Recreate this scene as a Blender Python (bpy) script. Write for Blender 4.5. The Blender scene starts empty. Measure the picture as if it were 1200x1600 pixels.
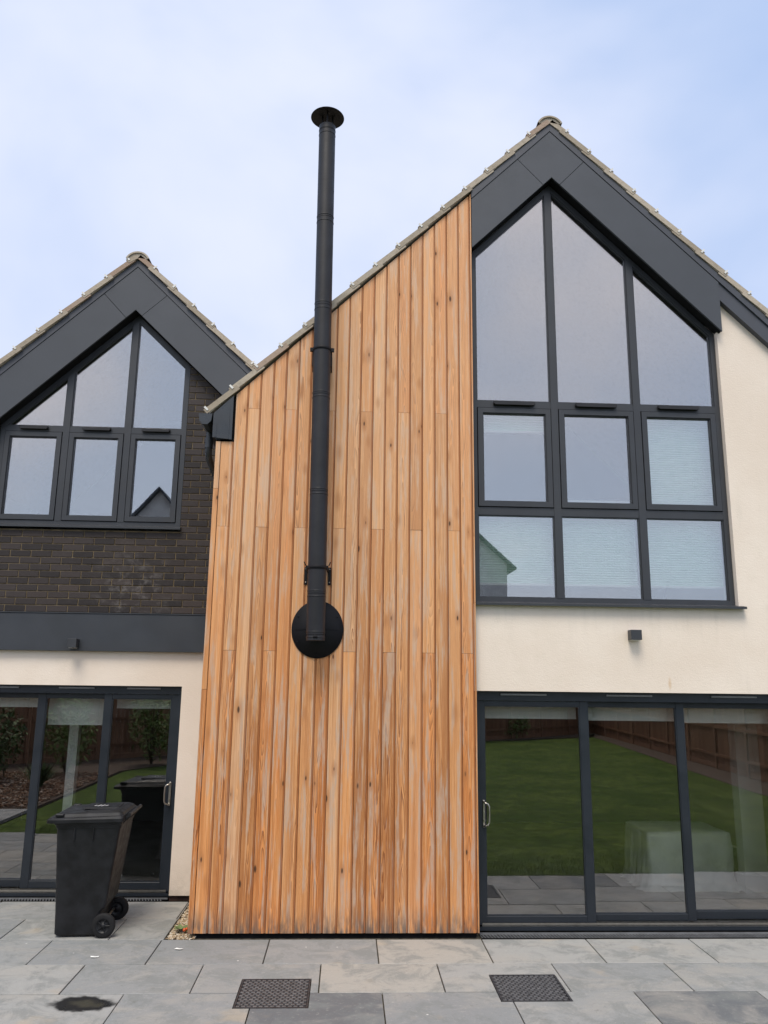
import bpy, bmesh, math, random
from mathutils import Vector, Matrix, noise
R = math.radians
random.seed(7)
scene = bpy.context.scene
COL = scene.collection

# ------------------------------------------------------------------ camera
cam_d = bpy.data.cameras.new('camera')
cam = bpy.data.objects.new('camera', cam_d)
COL.objects.link(cam)
YAW, PITCH, ROLL = 0.0438349503, 0.206583741, 0.0123446406
fw = Vector((math.sin(YAW)*math.cos(PITCH), math.cos(YAW)*math.cos(PITCH), math.sin(PITCH)))
rt = Vector((math.cos(YAW), -math.sin(YAW), 0))
up = rt.cross(fw)
r2 = rt*math.cos(ROLL) + up*math.sin(ROLL)
u2 = -rt*math.sin(ROLL) + up*math.cos(ROLL)
m = Matrix((r2, u2, -fw)).transposed().to_4x4()
m.translation = (0, -7.5, 2.25)
cam.matrix_world = m
cam_d.sensor_fit = 'VERTICAL'; cam_d.sensor_height = 24; cam_d.sensor_width = 18
cam_d.lens = 1223.765/1600*24
cam_d.clip_start = 0.05; cam_d.clip_end = 2000
scene.camera = cam
scene.render.resolution_x = 768; scene.render.resolution_y = 1024

# ------------------------------------------------------------------ sky and sun
SUN_EL, SUN_AZ = R(60), R(197)          # azimuth measured from +Y towards +X (behind the viewer)
w = bpy.data.worlds.new('World'); scene.world = w; w.use_nodes = True
nt = w.node_tree; N = nt.nodes; L = nt.links
bg = N['Background']; bg.inputs[1].default_value = 0.09
sky = N.new('ShaderNodeTexSky'); sky.sky_type = 'NISHITA'; sky.sun_disc = False
sky.sun_elevation = SUN_EL; sky.sun_rotation = SUN_AZ
sky.air_density = 1.0; sky.dust_density = 1.0; sky.ozone_density = 1.5
tc = N.new('ShaderNodeTexCoord')
mp = N.new('ShaderNodeMapping'); mp.inputs['Scale'].default_value = (1.0, 1.0, 1.6); mp.inputs['Location'].default_value = (3.2, 0.7, 1.1)
n1 = N.new('ShaderNodeTexNoise'); n1.inputs['Scale'].default_value = 1.7; n1.inputs['Detail'].default_value = 5; n1.inputs['Roughness'].default_value = .48
n1.inputs['Distortion'].default_value = .3
cr = N.new('ShaderNodeMapRange'); cr.inputs[1].default_value = .40; cr.inputs[2].default_value = .74; cr.interpolation_type = 'SMOOTHSTEP'
veil = N.new('ShaderNodeMix'); veil.data_type = 'RGBA'; veil.inputs['Factor'].default_value = .80
veil.inputs['B'].default_value = (4.2, 5.45, 8.05, 1)
cl = N.new('ShaderNodeMix'); cl.data_type = 'RGBA'; cl.inputs['B'].default_value = (6.3, 6.75, 8.15, 1)
L.new(tc.outputs['Generated'], mp.inputs[0]); L.new(mp.outputs[0], n1.inputs['Vector']); L.new(n1.outputs[0], cr.inputs[0])
L.new(sky.outputs[0], veil.inputs['A']); L.new(veil.outputs['Result'], cl.inputs['A']); 
# the cloud sheet lies thicker to the left
dl = N.new('ShaderNodeVectorMath'); dl.operation = 'DOT_PRODUCT'; dl.inputs[1].default_value = (-.62, .70, .34)
L.new(tc.outputs['Generated'], dl.inputs[0])
lm = N.new('ShaderNodeMapRange'); lm.interpolation_type = 'SMOOTHSTEP'; lm.inputs[1].default_value = .80; lm.inputs[2].default_value = 1.0; lm.inputs[4].default_value = .11
L.new(dl.outputs['Value'], lm.inputs[0])
ad = N.new('ShaderNodeMath'); ad.operation = 'ADD'; L.new(n1.outputs[0], ad.inputs[0]); L.new(lm.outputs[0], ad.inputs[1]); L.new(ad.outputs[0], cr.inputs[0])
L.new(cr.outputs[0], cl.inputs['Factor'])
# thin cloud is brighter towards the sun's side of the sky
dt = N.new('ShaderNodeVectorMath'); dt.operation = 'DOT_PRODUCT'; dt.inputs[1].default_value = (math.sin(SUN_AZ)*.92, math.cos(SUN_AZ)*.92, .39)
L.new(tc.outputs['Generated'], dt.inputs[0])
gr = N.new('ShaderNodeMapRange'); gr.interpolation_type = 'SMOOTHSTEP'; gr.inputs[1].default_value = .1; gr.inputs[2].default_value = 1.0; L.new(dt.outputs['Value'], gr.inputs[0])
sc2 = N.new('ShaderNodeMix'); sc2.data_type = 'RGBA'; sc2.blend_type = 'MULTIPLY'; L.new(gr.outputs[0], sc2.inputs['Factor']); L.new(cl.outputs['Result'], sc2.inputs['A']); sc2.inputs['B'].default_value = (1.50, 1.36, 1.17, 1)
L.new(sc2.outputs['Result'], bg.inputs[0])
sl = bpy.data.lights.new('sun', 'SUN'); sl.energy = 1.9; sl.angle = R(26); sl.color = (1, .91, .78)
so = bpy.data.objects.new('sun', sl); COL.objects.link(so)
sd = Vector((math.sin(SUN_AZ)*math.cos(SUN_EL), math.cos(SUN_AZ)*math.cos(SUN_EL), math.sin(SUN_EL)))
so.rotation_euler = sd.to_track_quat('Z', 'Y').to_euler(); so.location = (0, -10, 20)
scene.view_settings.view_transform = 'Standard'; scene.view_settings.look = 'None'
scene.view_settings.gamma = 1.0; scene.view_settings.exposure = 0.52
scene.cycles.transparent_max_bounces = 24; scene.cycles.max_bounces = 10

# ------------------------------------------------------------------ materials
class M:
    """tiny node helper"""
    def __init__(s, name, rough=.6, col=(.5, .5, .5), metallic=0, spec=.5):
        s.m = bpy.data.materials.new(name); s.m.use_nodes = True
        s.t = s.m.node_tree; s.b = s.t.nodes['Principled BSDF']
        s.b.inputs['Roughness'].default_value = rough; s.b.inputs['Base Color'].default_value = (*col, 1)
        s.b.inputs['Metallic'].default_value = metallic; s.b.inputs['Specular IOR Level'].default_value = spec
        s._c = None
    def n(s, ty, **kw):
        nd = s.t.nodes.new(ty)
        for k, v in kw.items(): setattr(nd, k, v)
        return nd
    def l(s, a, b): s.t.links.new(a, b)
    def co(s):
        if s._c is None: s._c = s.n('ShaderNodeTexCoord').outputs['Object']
        return s._c
    def noise(s, scale, detail=4, rough=.55, vec=None, sc=None, dist=0):
        nd = s.n('ShaderNodeTexNoise'); nd.inputs['Scale'].default_value = scale; nd.inputs['Detail'].default_value = detail
        nd.inputs['Roughness'].default_value = rough; nd.inputs['Distortion'].default_value = dist
        v = vec if vec is not None else s.co()
        if sc:
            mpn = s.n('ShaderNodeMapping'); mpn.inputs['Scale'].default_value = sc; s.l(v, mpn.inputs[0]); v = mpn.outputs[0]
        s.l(v, nd.inputs['Vector']); return nd.outputs[0]
    def rng(s, x, a, b, c=0, d=1, smooth=True):
        nd = s.n('ShaderNodeMapRange'); nd.interpolation_type = 'SMOOTHSTEP' if smooth else 'LINEAR'
        for i, v in enumerate((a, b, c, d)): nd.inputs[i+1].default_value = v
        s.l(x, nd.inputs[0]); return nd.outputs[0]
    def math(s, op, a, b=None, c=None):
        nd = s.n('ShaderNodeMath', operation=op)
        for i, v in enumerate((a, b, c)):
            if v is None: continue
            if hasattr(v, 'node'): s.l(v, nd.inputs[i])
            else: nd.inputs[i].default_value = v
        return nd.outputs[0]
    def mix(s, f, a, b, mode='MIX'):
        nd = s.n('ShaderNodeMix', data_type='RGBA', blend_type=mode)
        for nm, v in (('Factor', f), ('A', a), ('B', b)):
            if hasattr(v, 'node'): s.l(v, nd.inputs[nm])
            elif nm == 'Factor': nd.inputs[nm].default_value = v
            else: nd.inputs[nm].default_value = (*v, 1)
        return nd.outputs['Result']
    def attr(s, name): return s.n('ShaderNodeAttribute', attribute_name=name)
    def color(s, c): s.l(c, s.b.inputs['Base Color']); return s
    def rough(s, c): s.l(c, s.b.inputs['Roughness']); return s
    def bump(s, h, strength=.3, dist=.01):
        nd = s.n('ShaderNodeBump'); nd.inputs['Strength'].default_value = strength; nd.inputs['Distance'].default_value = dist
        s.l(h, nd.inputs['Height']); s.l(nd.outputs[0], s.b.inputs['Normal']); return s
    def sep(s, v):
        nd = s.n('ShaderNodeSeparateXYZ'); s.l(v, nd.inputs[0]); return nd.outputs

def simple(name, col, rough=.5, var=.15, scale=6, spec=.5, metallic=0, bump=0, bscale=300):
    a = M(name, rough, col, metallic, spec)
    d = tuple(c*(1-var) for c in col); e = tuple(min(1, c*(1+var)) for c in col)
    a.color(a.mix(a.rng(a.noise(scale, 5), .3, .7), d, e))
    a.rough(a.rng(a.noise(scale*2.3, 4), .3, .7, rough-.06, rough+.08))
    if bump: a.bump(a.noise(bscale, 3), bump, .002)
    return a.m

def mat_render():
    a = M('cream_render', .9, spec=.2)
    big = a.noise(.9, 5, .6); mid = a.noise(7, 5, .6); fine = a.noise(90, 3, .7)
    c = a.mix(a.rng(big, .3, .72), (.81, .70, .59), (.885, .785, .68))
    c = a.mix(a.math('MULTIPLY', a.rng(mid, .5, .8), .25), c, (.74, .66, .55))
    st = a.noise(2.2, 4, .6, sc=(3.2, 1, .5))
    c = a.mix(a.math('MULTIPLY', a.rng(st, .58, .8), .22), c, (.62, .57, .49))
    zz = a.sep(a.co())[2]
    low = a.math('MULTIPLY', a.rng(zz, .45, .0), a.rng(a.noise(14, 4), .3, .7, .1, .45))
    c = a.mix(low, c, (.50, .44, .36))
    pos = a.sep(a.co()); rx = a.math('DIVIDE', a.math('SUBTRACT', pos[0], 3.10), .022); rz = a.math('DIVIDE', a.math('SUBTRACT', pos[2], 2.205), .075)
    rd = a.math('SQRT', a.math('ADD', a.math('MULTIPLY', rx, rx), a.math('MULTIPLY', rz, rz)))
    c = a.mix(a.math('MULTIPLY', a.rng(a.math('ADD', rd, a.math('MULTIPLY_ADD', mid, .8, -.4)), 1.1, .3), .5), c, (.62, .40, .20))
    run = a.noise(1, 4, .65, sc=(9, 1, .9)); under = a.math('MULTIPLY', a.rng(zz, 2.35, 2.95), a.rng(zz, 3.0, 2.96))
    c = a.mix(a.math('MULTIPLY', a.math('MULTIPLY', under, a.rng(run, .48, .72)), .15), c, (.50, .46, .38))
    a.color(c)
    h = a.math('ADD', a.math('MULTIPLY', fine, .7), a.math('MULTIPLY', a.noise(38, 3, .6, sc=(1, 1, 1.8)), .6))
    a.bump(h, .38, .007); return a.m
def mat_cedar():
    a = M('cedar_board', .62, spec=.3)
    wv = a.attr('wood').outputs['Vector']; tn = a.attr('tone').outputs['Vector']
    x, y, z = a.sep(wv)[:3]; t0, t1, t2 = a.sep(tn)[:3]
    # wobble of the tree's axis along the board's length
    def n1(scale, off, det=2):
        cb = a.n('ShaderNodeCombineXYZ'); a.l(z, cb.inputs[2]); cb.inputs[0].default_value = off
        cb.inputs[1].default_value = off*1.7
        return a.noise(scale, det, .5, vec=cb.outputs[0])
    wx = a.math('MULTIPLY_ADD', n1(.9, 3.1), .16, -.08)
    wy = a.math('MULTIPLY_ADD', n1(.8, 9.7), .13, -.065)
    loc = a.noise(1, 4, .6, vec=wv, sc=(16, 3, 1.3)); loc2 = a.noise(1, 3, .6, vec=wv, sc=(60, 10, 7))
    X = a.math('ADD', a.math('ADD', x, wx), a.math('MULTIPLY_ADD', loc, .02, -.01))
    Y = a.math('ADD', a.math('ADD', y, wy), a.math('MULTIPLY_ADD', loc2, .006, -.003))
    r = a.math('SQRT', a.math('ADD', a.math('MULTIPLY', X, X), a.math('MULTIPLY', Y, Y)))
    ring = a.math('FRACT', a.math('MULTIPLY', r, 105))
    late = a.math('POWER', ring, 1.8)
    fib = a.noise(1, 4, .65, vec=wv, sc=(420, 50, 5)); blot = a.noise(1, 4, .6, vec=wv, sc=(9, 3, 1.1))
    base = a.mix(a.rng(t0, .1, .9), (.88, .44, .185), (.78, .28, .075)); base = a.mix(a.math('MULTIPLY', a.rng(t1, .26, .08), .7), base, (.76, .53, .34))
    base = a.mix(a.math('MULTIPLY', a.rng(t1, .72, .92), .85), base, (.42, .17, .055))
    base = a.mix(a.math('MULTIPLY', a.rng(blot, .42, .68), .7), base, (.84, .41, .155))
    base = a.mix(a.math('MULTIPLY', a.rng(a.noise(1, 3, .5, vec=wv, sc=(22, 3, .5)), .46, .68), .65), base, (.54, .215, .07))
    gk = a.math('MULTIPLY', late, a.math('MULTIPLY_ADD', t2, .90, .25))
    base = a.mix(gk, base, (.20, .055, .014))
    base = a.mix(a.math('MULTIPLY', a.rng(fib, .42, .7), .42), base, (.44, .19, .07))
    mid = a.noise(1, 4, .7, vec=wv, sc=(120, 20, 1.5)); base = a.mix(a.math('MULTIPLY', a.rng(mid, .46, .66), .50), base, (.46, .175, .055))
    pale = a.noise(1, 4, .7, vec=wv, sc=(75, 20, 1.1)); base = a.mix(a.math('MULTIPLY', a.rng(pale, .50, .68), .45), base, (.90, .58, .33))
    # silvered weathering streaks
    gy = a.noise(1, 4, .6, vec=wv, sc=(20, 5, 1.3)); gy2 = a.noise(1, 3, .7, vec=wv, sc=(55, 5, 9))
    gm = a.math('MULTIPLY', a.rng(gy, .50, .60), a.rng(gy2, .25, .65, .35, 1))
    base = a.mix(a.math('MULTIPLY', gm, .70), base, (.52, .42, .34))
    # boards turn gradually paler with height
    zw = a.sep(a.co())[2]
    base = a.mix(a.math('MULTIPLY', a.rng(zw, .8, 4.8), .34), base, (.95, .57, .32))
    # knots
    def knots(scale, off, rad, thr):
        mpn = a.n('ShaderNodeMapping'); mpn.inputs['Scale'].default_value = (scale, .01, scale*.36); mpn.inputs['Location'].default_value = (off, 0, off)
        a.l(wv, mpn.inputs[0]); vo = a.n('ShaderNodeTexVoronoi'); vo.inputs['Scale'].default_value = 1; a.l(mpn.outputs[0], vo.inputs['Vector'])
        pick = a.rng(a.sep(vo.outputs['Color'])[0], thr, thr+.01)
        d = a.math('ADD', vo.outputs['Distance'], a.math('MULTIPLY_ADD', loc2, .04, -.02))
        return a.math('MULTIPLY', pick, a.rng(d, rad, rad*.45)), a.math('MULTIPLY', pick, a.rng(d, rad*3.6, rad*.6))
    for args in ((5.5, .0, .085, .40), (3.1, 4.3, .065, .4), (8.3, 2.1, .09, .48)):
        k, halo = knots(*args)
        base = a.mix(a.math('MULTIPLY', halo, .55), base, (.42, .17, .06)); base = a.mix(a.math('MULTIPLY', k, .9), base, (.055, .028, .016))
    # damp foot of the boards
    ft = a.math('MULTIPLY', a.rng(zw, .30, .0), a.rng(a.noise(1, 4, .6, vec=wv, sc=(26, 5, 5)), .34, .62, .0, .95))
    base = a.mix(ft, base, (.13, .105, .09))
    lip = a.attr('lip').outputs['Fac']
    base = a.mix(a.math('MULTIPLY', lip, .75), base, (.34, .115, .035))
    a.color(base)
    a.rough(a.rng(blot, .3, .7, .5, .7))
    a.bump(a.math('ADD', a.math('MULTIPLY', fib, .8), a.math('MULTIPLY', late, .3)), .25, .003); return a.m
def mat_brick():
    a = M('dark_brick', .7, spec=.4)
    t = a.attr('tone').outputs['Vector']; t0, t1, _ = a.sep(t)[:3]
    c = a.mix(t0, (.018, .014, .014), (.044, .034, .032))
    c = a.mix(a.math('MULTIPLY', a.rng(t1, .8, 1), .6), c, (.060, .044, .038))
    sp = a.noise(60, 4, .7); c = a.mix(a.math('MULTIPLY', a.rng(sp, .5, .85), .5), c, (.075, .066, .06))
    # lime bloom, one patch under the window
    pos = a.sep(a.co()); dx = a.math('SUBTRACT', pos[0], -2.34); dz = a.math('SUBTRACT', pos[2], 3.12)
    dd = a.math('SQRT', a.math('ADD', a.math('MULTIPLY', dx, dx), a.math('MULTIPLY', a.math('MULTIPLY', dz, dz), .9)))
    ef = a.math('MULTIPLY', a.rng(dd, .62, .08), a.rng(a.noise(9, 5, .7), .45, .75))
    c = a.mix(a.math('MULTIPLY', ef, .55), c, (.24, .22, .21))
    c = a.mix(a.math('MULTIPLY', a.rng(a.noise(2.6, 5, .7), .60, .8), .2), c, (.15, .14, .13))
    a.color(c); a.rough(a.rng(sp, .3, .7, .5, .8))
    a.bump(a.math('ADD', sp, a.noise(15, 3)), .35, .004); return a.m
def mat_mortar():
    a = M('mortar', .95, spec=.1)
    a.color(a.mix(a.rng(a.noise(12, 5, .7), .3, .7), (.115, .088, .055), (.225, .175, .11))); a.bump(a.noise(150, 3), .5, .003); return a.m
def mat_slab():
    a = M('sandstone_slab', .72, spec=.35)
    t = a.attr('tone').outputs['Vector']; t0, t1, t2 = a.sep(t)[:3]
    off = a.n('ShaderNodeVectorMath', operation='SCALE'); a.l(t, off.inputs[0]); off.inputs['Scale'].default_value = 40
    ad = a.n('ShaderNodeVectorMath', operation='ADD'); a.l(a.co(), ad.inputs[0]); a.l(off.outputs[0], ad.inputs[1]); v = ad.outputs[0]
    c = a.mix(t0, (.36, .36, .345), (.245, .256, .26))
    c = a.mix(a.rng(t1, .84, .9), c, (.14, .148, .155))
    c = a.mix(a.rng(t2, .76, .80), c, (.385, .37, .335))
    b1 = a.noise(1, 6, .62, vec=v, sc=(1.6, 2.6, 1), dist=.8); b2 = a.noise(3.4, 6, .7, vec=v, dist=.5)
    c = a.mix(a.math('MULTIPLY', a.rng(b1, .45, .66), .5), c, (.39, .365, .325))
    c = a.mix(a.math('MULTIPLY', a.rng(b2, .45, .62), .62), c, (.20, .212, .205))
    tan = a.noise(2.1, 3, .5, vec=v); c = a.mix(a.math('MULTIPLY', a.rng(tan, .64, .76), .45), c, (.47, .38, .27))
    tr = a.noise(1, 5, .7, vec=v, sc=(2.2, 9, 1), dist=1.2); c = a.mix(a.math('MULTIPLY', a.rng(tr, .60, .78), .35), c, (.14, .135, .12))
    dirt = a.noise(30, 5, .75, vec=v); c = a.mix(a.math('MULTIPLY', a.rng(dirt, .54, .74), .4), c, (.50, .48, .44)); grit = a.noise(110, 4, .8, vec=v); c = a.mix(a.math('MULTIPLY', a.rng(grit, .52, .72), .5), c, (.16, .16, .15)); c = a.mix(a.math('MULTIPLY', a.rng(a.noise(9, 5, .75, vec=v), .60, .72), .45), c, (.15, .15, .135))
    # pale specks
    vo = a.n('ShaderNodeTexVoronoi'); vo.inputs['Scale'].default_value = 5.5; a.l(v, vo.inputs['Vector'])
    spk = a.math('MULTIPLY', a.rng(vo.outputs['Distance'], .055, .03), a.rng(a.sep(vo.outputs['Color'])[1], .80, .82)); c = a.mix(a.math('MULTIPLY', spk, .8), c, (.75, .74, .72))
    spd = a.math('MULTIPLY', a.rng(vo.outputs['Distance'], .05, .02), a.rng(a.sep(vo.outputs['Color'])[2], .86, .88)); c = a.mix(a.math('MULTIPLY', spd, .8), c, (.06, .055, .045))
    # oil / burnt stain on the slabs left of centre
    pos = a.sep(a.co())
    sx = a.math('ADD', pos[0], a.math('MULTIPLY_ADD', a.noise(4, 4), .34, -.17)); sy = a.math('ADD', pos[1], a.math('MULTIPLY_ADD', a.noise(5, 4, .6, sc=(1, 1, 4)), .22, -.11))
    ex = a.math('DIVIDE', a.math('SUBTRACT', sx, -1.79), .225); ey = a.math('DIVIDE', a.math('SUBTRACT', sy, -1.385), .125)
    ed = a.math('SQRT', a.math('ADD', a.math('MULTIPLY', ex, ex), a.math('MULTIPLY', ey, ey)))
    sm = a.rng(ed, 1.12, .78)
    inner = a.rng(a.math('ADD', ed, a.math('MULTIPLY', b2, .5)), .45, .85)
    c = a.mix(a.math('MULTIPLY', sm, .96), c, a.mix(inner, (.045, .042, .03), (.010, .010, .011)))
    a.color(c)
    a.rough(a.math('SUBTRACT', a.rng(b2, .3, .7, .58, .8), a.math('MULTIPLY', sm, .35)))
    a.bump(a.math('ADD', b2, a.math('MULTIPLY', dirt, .35)), .28, .006); return a.m
def mat_tile():
    a = M('concrete_tile', .9, spec=.2)
    t = a.sep(a.attr('tone').outputs['Vector'])[0]
    c = a.mix(t, (.36, .305, .235), (.50, .435, .35)); c = a.mix(a.math('MULTIPLY', a.rng(a.sep(a.attr('tone').outputs['Vector'])[1], .90, .93), .45), c, (.34, .20, .145)); n = a.noise(22, 5, .7)
    c = a.mix(a.math('MULTIPLY', a.rng(n, .45, .8), .5), c, (.15, .13, .10)); c = a.mix(a.math('MULTIPLY', a.rng(a.noise(6, 4), .55, .75), .5), c, (.36, .315, .25))
    a.color(c); a.bump(n, .5, .006); return a.m
def mat_glass(name, refl, tint):
    a = M(name); a.t.nodes.remove(a.b)
    tr = a.n('ShaderNodeBsdfTransparent'); tr.inputs[0].default_value = (*tint, 1)
    gl = a.n('ShaderNodeBsdfGlossy'); gl.inputs['Roughness'].default_value = 0.0; gl.inputs['Color'].default_value = (1, .965, .975, 1)
    fr = a.n('ShaderNodeFresnel'); fr.inputs[0].default_value = 1.5
    f = a.math('MINIMUM', a.math('MULTIPLY_ADD', fr.outputs[0], .9, refl), .95)
    bp = a.n('ShaderNodeBump'); bp.inputs['Strength'].default_value = .035; bp.inputs['Distance'].default_value = .02
    a.l(a.noise(1.1, 1), bp.inputs['Height']); a.l(bp.outputs[0], gl.inputs['Normal'])
    mx = a.n('ShaderNodeMixShader'); a.l(f, mx.inputs[0]); a.l(tr.outputs[0], mx.inputs[1]); a.l(gl.outputs[0], mx.inputs[2])
    a.l(mx.outputs[0], a.t.nodes['Material Output'].inputs[0]); return a.m
def mat_blind():
    a = M('pleated_fabric', .9, spec=.1)
    a.color(a.mix(a.rng(a.noise(9, 3), .3, .7), (.68, .88, .74), (.76, .93, .80))); return a.m
def mat_grass():
    a = M('lawn_green', .9, spec=.15)
    n = a.noise(.8, 5, .65); f = a.noise(45, 4, .8); m2 = a.noise(5, 4, .6)
    c = a.mix(a.rng(n, .38, .62), (.060, .115, .012), (.140, .200, .034)); c = a.mix(a.math('MULTIPLY', a.rng(m2, .4, .62), .75), c, (.038, .068, .010))
    c = a.mix(a.rng(f, .35, .7, 0, .55), c, (.12, .15, .045)); a.color(c); a.bump(f, .9, .03); return a.m
def mat_fence():
    a = M('fence_timber', .85, spec=.2)
    t = a.sep(a.attr('tone').outputs['Vector'])[0]
    c = a.mix(t, (.20, .095, .05), (.36, .20, .12)); g = a.noise(1, 4, .7, sc=(30, 30, 1.2))
    c = a.mix(a.math('MULTIPLY', a.rng(g, .4, .7), .6), c, (.06, .03, .018)); a.color(c); return a.m
def mat_leaf(name, c1, c2):
    a = M(name, .6, spec=.3)
    t = a.sep(a.attr('tone').outputs['Vector'])[0]
    a.color(a.mix(t, c1, c2)); return a.m
def mat_stone(name, c1, c2, c3):
    a = M(name, .85, spec=.25)
    t = a.sep(a.attr('tone').outputs['Vector'])
    c = a.mix(t[0], c1, c2); c = a.mix(a.rng(t[1], .75, .85), c, c3); a.color(c); return a.m

MT = dict(
    render=mat_render(), cedar=mat_cedar(), brick=mat_brick(), mortar=mat_mortar(), slab=mat_slab(), tile=mat_tile(),
    glass_up=mat_glass('coated_glass', .215, (.97, .99, .975)), glass_lo=mat_glass('patio_glass', .11, (.97, .985, .97)),
    blind=mat_blind(), grass=mat_grass(), fence=mat_fence(),
    fascia=simple('fascia_grey', (.066, .073, .086), .55, .05, 1.2, .4),
    trim=simple('trim_grey', (.060, .065, .079), .5, .06, 2),
    frame=simple('window_frame_grey', (.036, .039, .045), .42, .08, 3),
    dframe=simple('door_frame_blue_grey', (.015, .020, .028), .40, .10, 3),
    flash=simple('flashing_grey', (.036, .041, .050), .48, .12, 2.5, .5),
    black=simple('flue_black', (.017, .017, .020), .5, .2, 4, .4),
    plate=simple('plate_black', (.007, .007, .009), .62, .3, 3, .25),
    eave=simple('eaves_upvc', (.040, .044, .050), .3, .1, 4),
    bin=simple('bin_plastic', (.0105, .011, .013), .46, .45, 7, .35, 0, .25, 120),
    rubber=simple('rubber', (.013, .013, .014), .75, .2, 9, .3),
    steel=simple('brushed_steel', (.50, .47, .42), .34, .08, 20, .5, 1),
    zinc=simple('clip_steel', (.75, .74, .70), .35, .05, 9, .5, 0),
    white=simple('painted_white', (.84, .85, .82), .5, .05, 3),
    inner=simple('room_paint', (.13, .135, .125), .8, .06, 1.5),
    ceil=simple('room_ceiling', (.50, .50, .49), .8, .05, 1.5),
    roomfloor=simple('room_floor', (.24, .235, .225), .45, .2, 2.4),
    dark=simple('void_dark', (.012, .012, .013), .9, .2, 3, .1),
    iron=simple('cast_iron', (.040, .040, .045), .55, .35, 20, .5, .2),
    soil=simple('soil', (.06, .042, .028), .95, .5, 14, .1, 0, .5, 60),
    joint=simple('joint_sand', (.070, .062, .048), .95, .45, 25, .1),
    nbrick=simple('neighbour_wall', (.62, .63, .60), .85, .1, 3), nroof=simple('neighbour_roof', (.10, .115, .13), .7, .25, 6),
    pad=simple('iron_pad', (.125, .125, .130), .5, .3, 20, .5, .3), grate=simple('grate_grey', (.115, .120, .128), .5, .2, 9),
    ventgrey=simple('vent_grey', (.20, .21, .225), .4, .1, 9),
    ply=simple('plinth_brown', (.06, .035, .028), .9, .4, 12),
    sheet=simple('dust_sheet', (.80, .81, .76), .45, .1, 5),
    bark=mat_stone('bark_chip', (.16, .085, .05), (.34, .21, .13), (.5, .40, .30)),
    pebble=mat_stone('pebble', (.28, .19, .11), (.50, .40, .27), (.66, .60, .50)),
    leafg=mat_leaf('shrub_leaf', (.08, .13, .025), (.22, .30, .08)), leafd=mat_leaf('dark_leaf', (.035, .07, .018), (.10, .17, .045)),
    blade=mat_leaf('grass_blade', (.07, .13, .02), (.20, .25, .07)), bark2=simple('stem_bark', (.09, .06, .04), .9, .3, 9),
    weed=mat_leaf('weed_leaf', (.13, .19, .07), (.24, .28, .13)), berry=simple('red_petal', (.72, .12, .03), .4, .2, 30),
    paint=simple('lid_white', (.72, .73, .74), .5, .1, 30),
)

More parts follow.
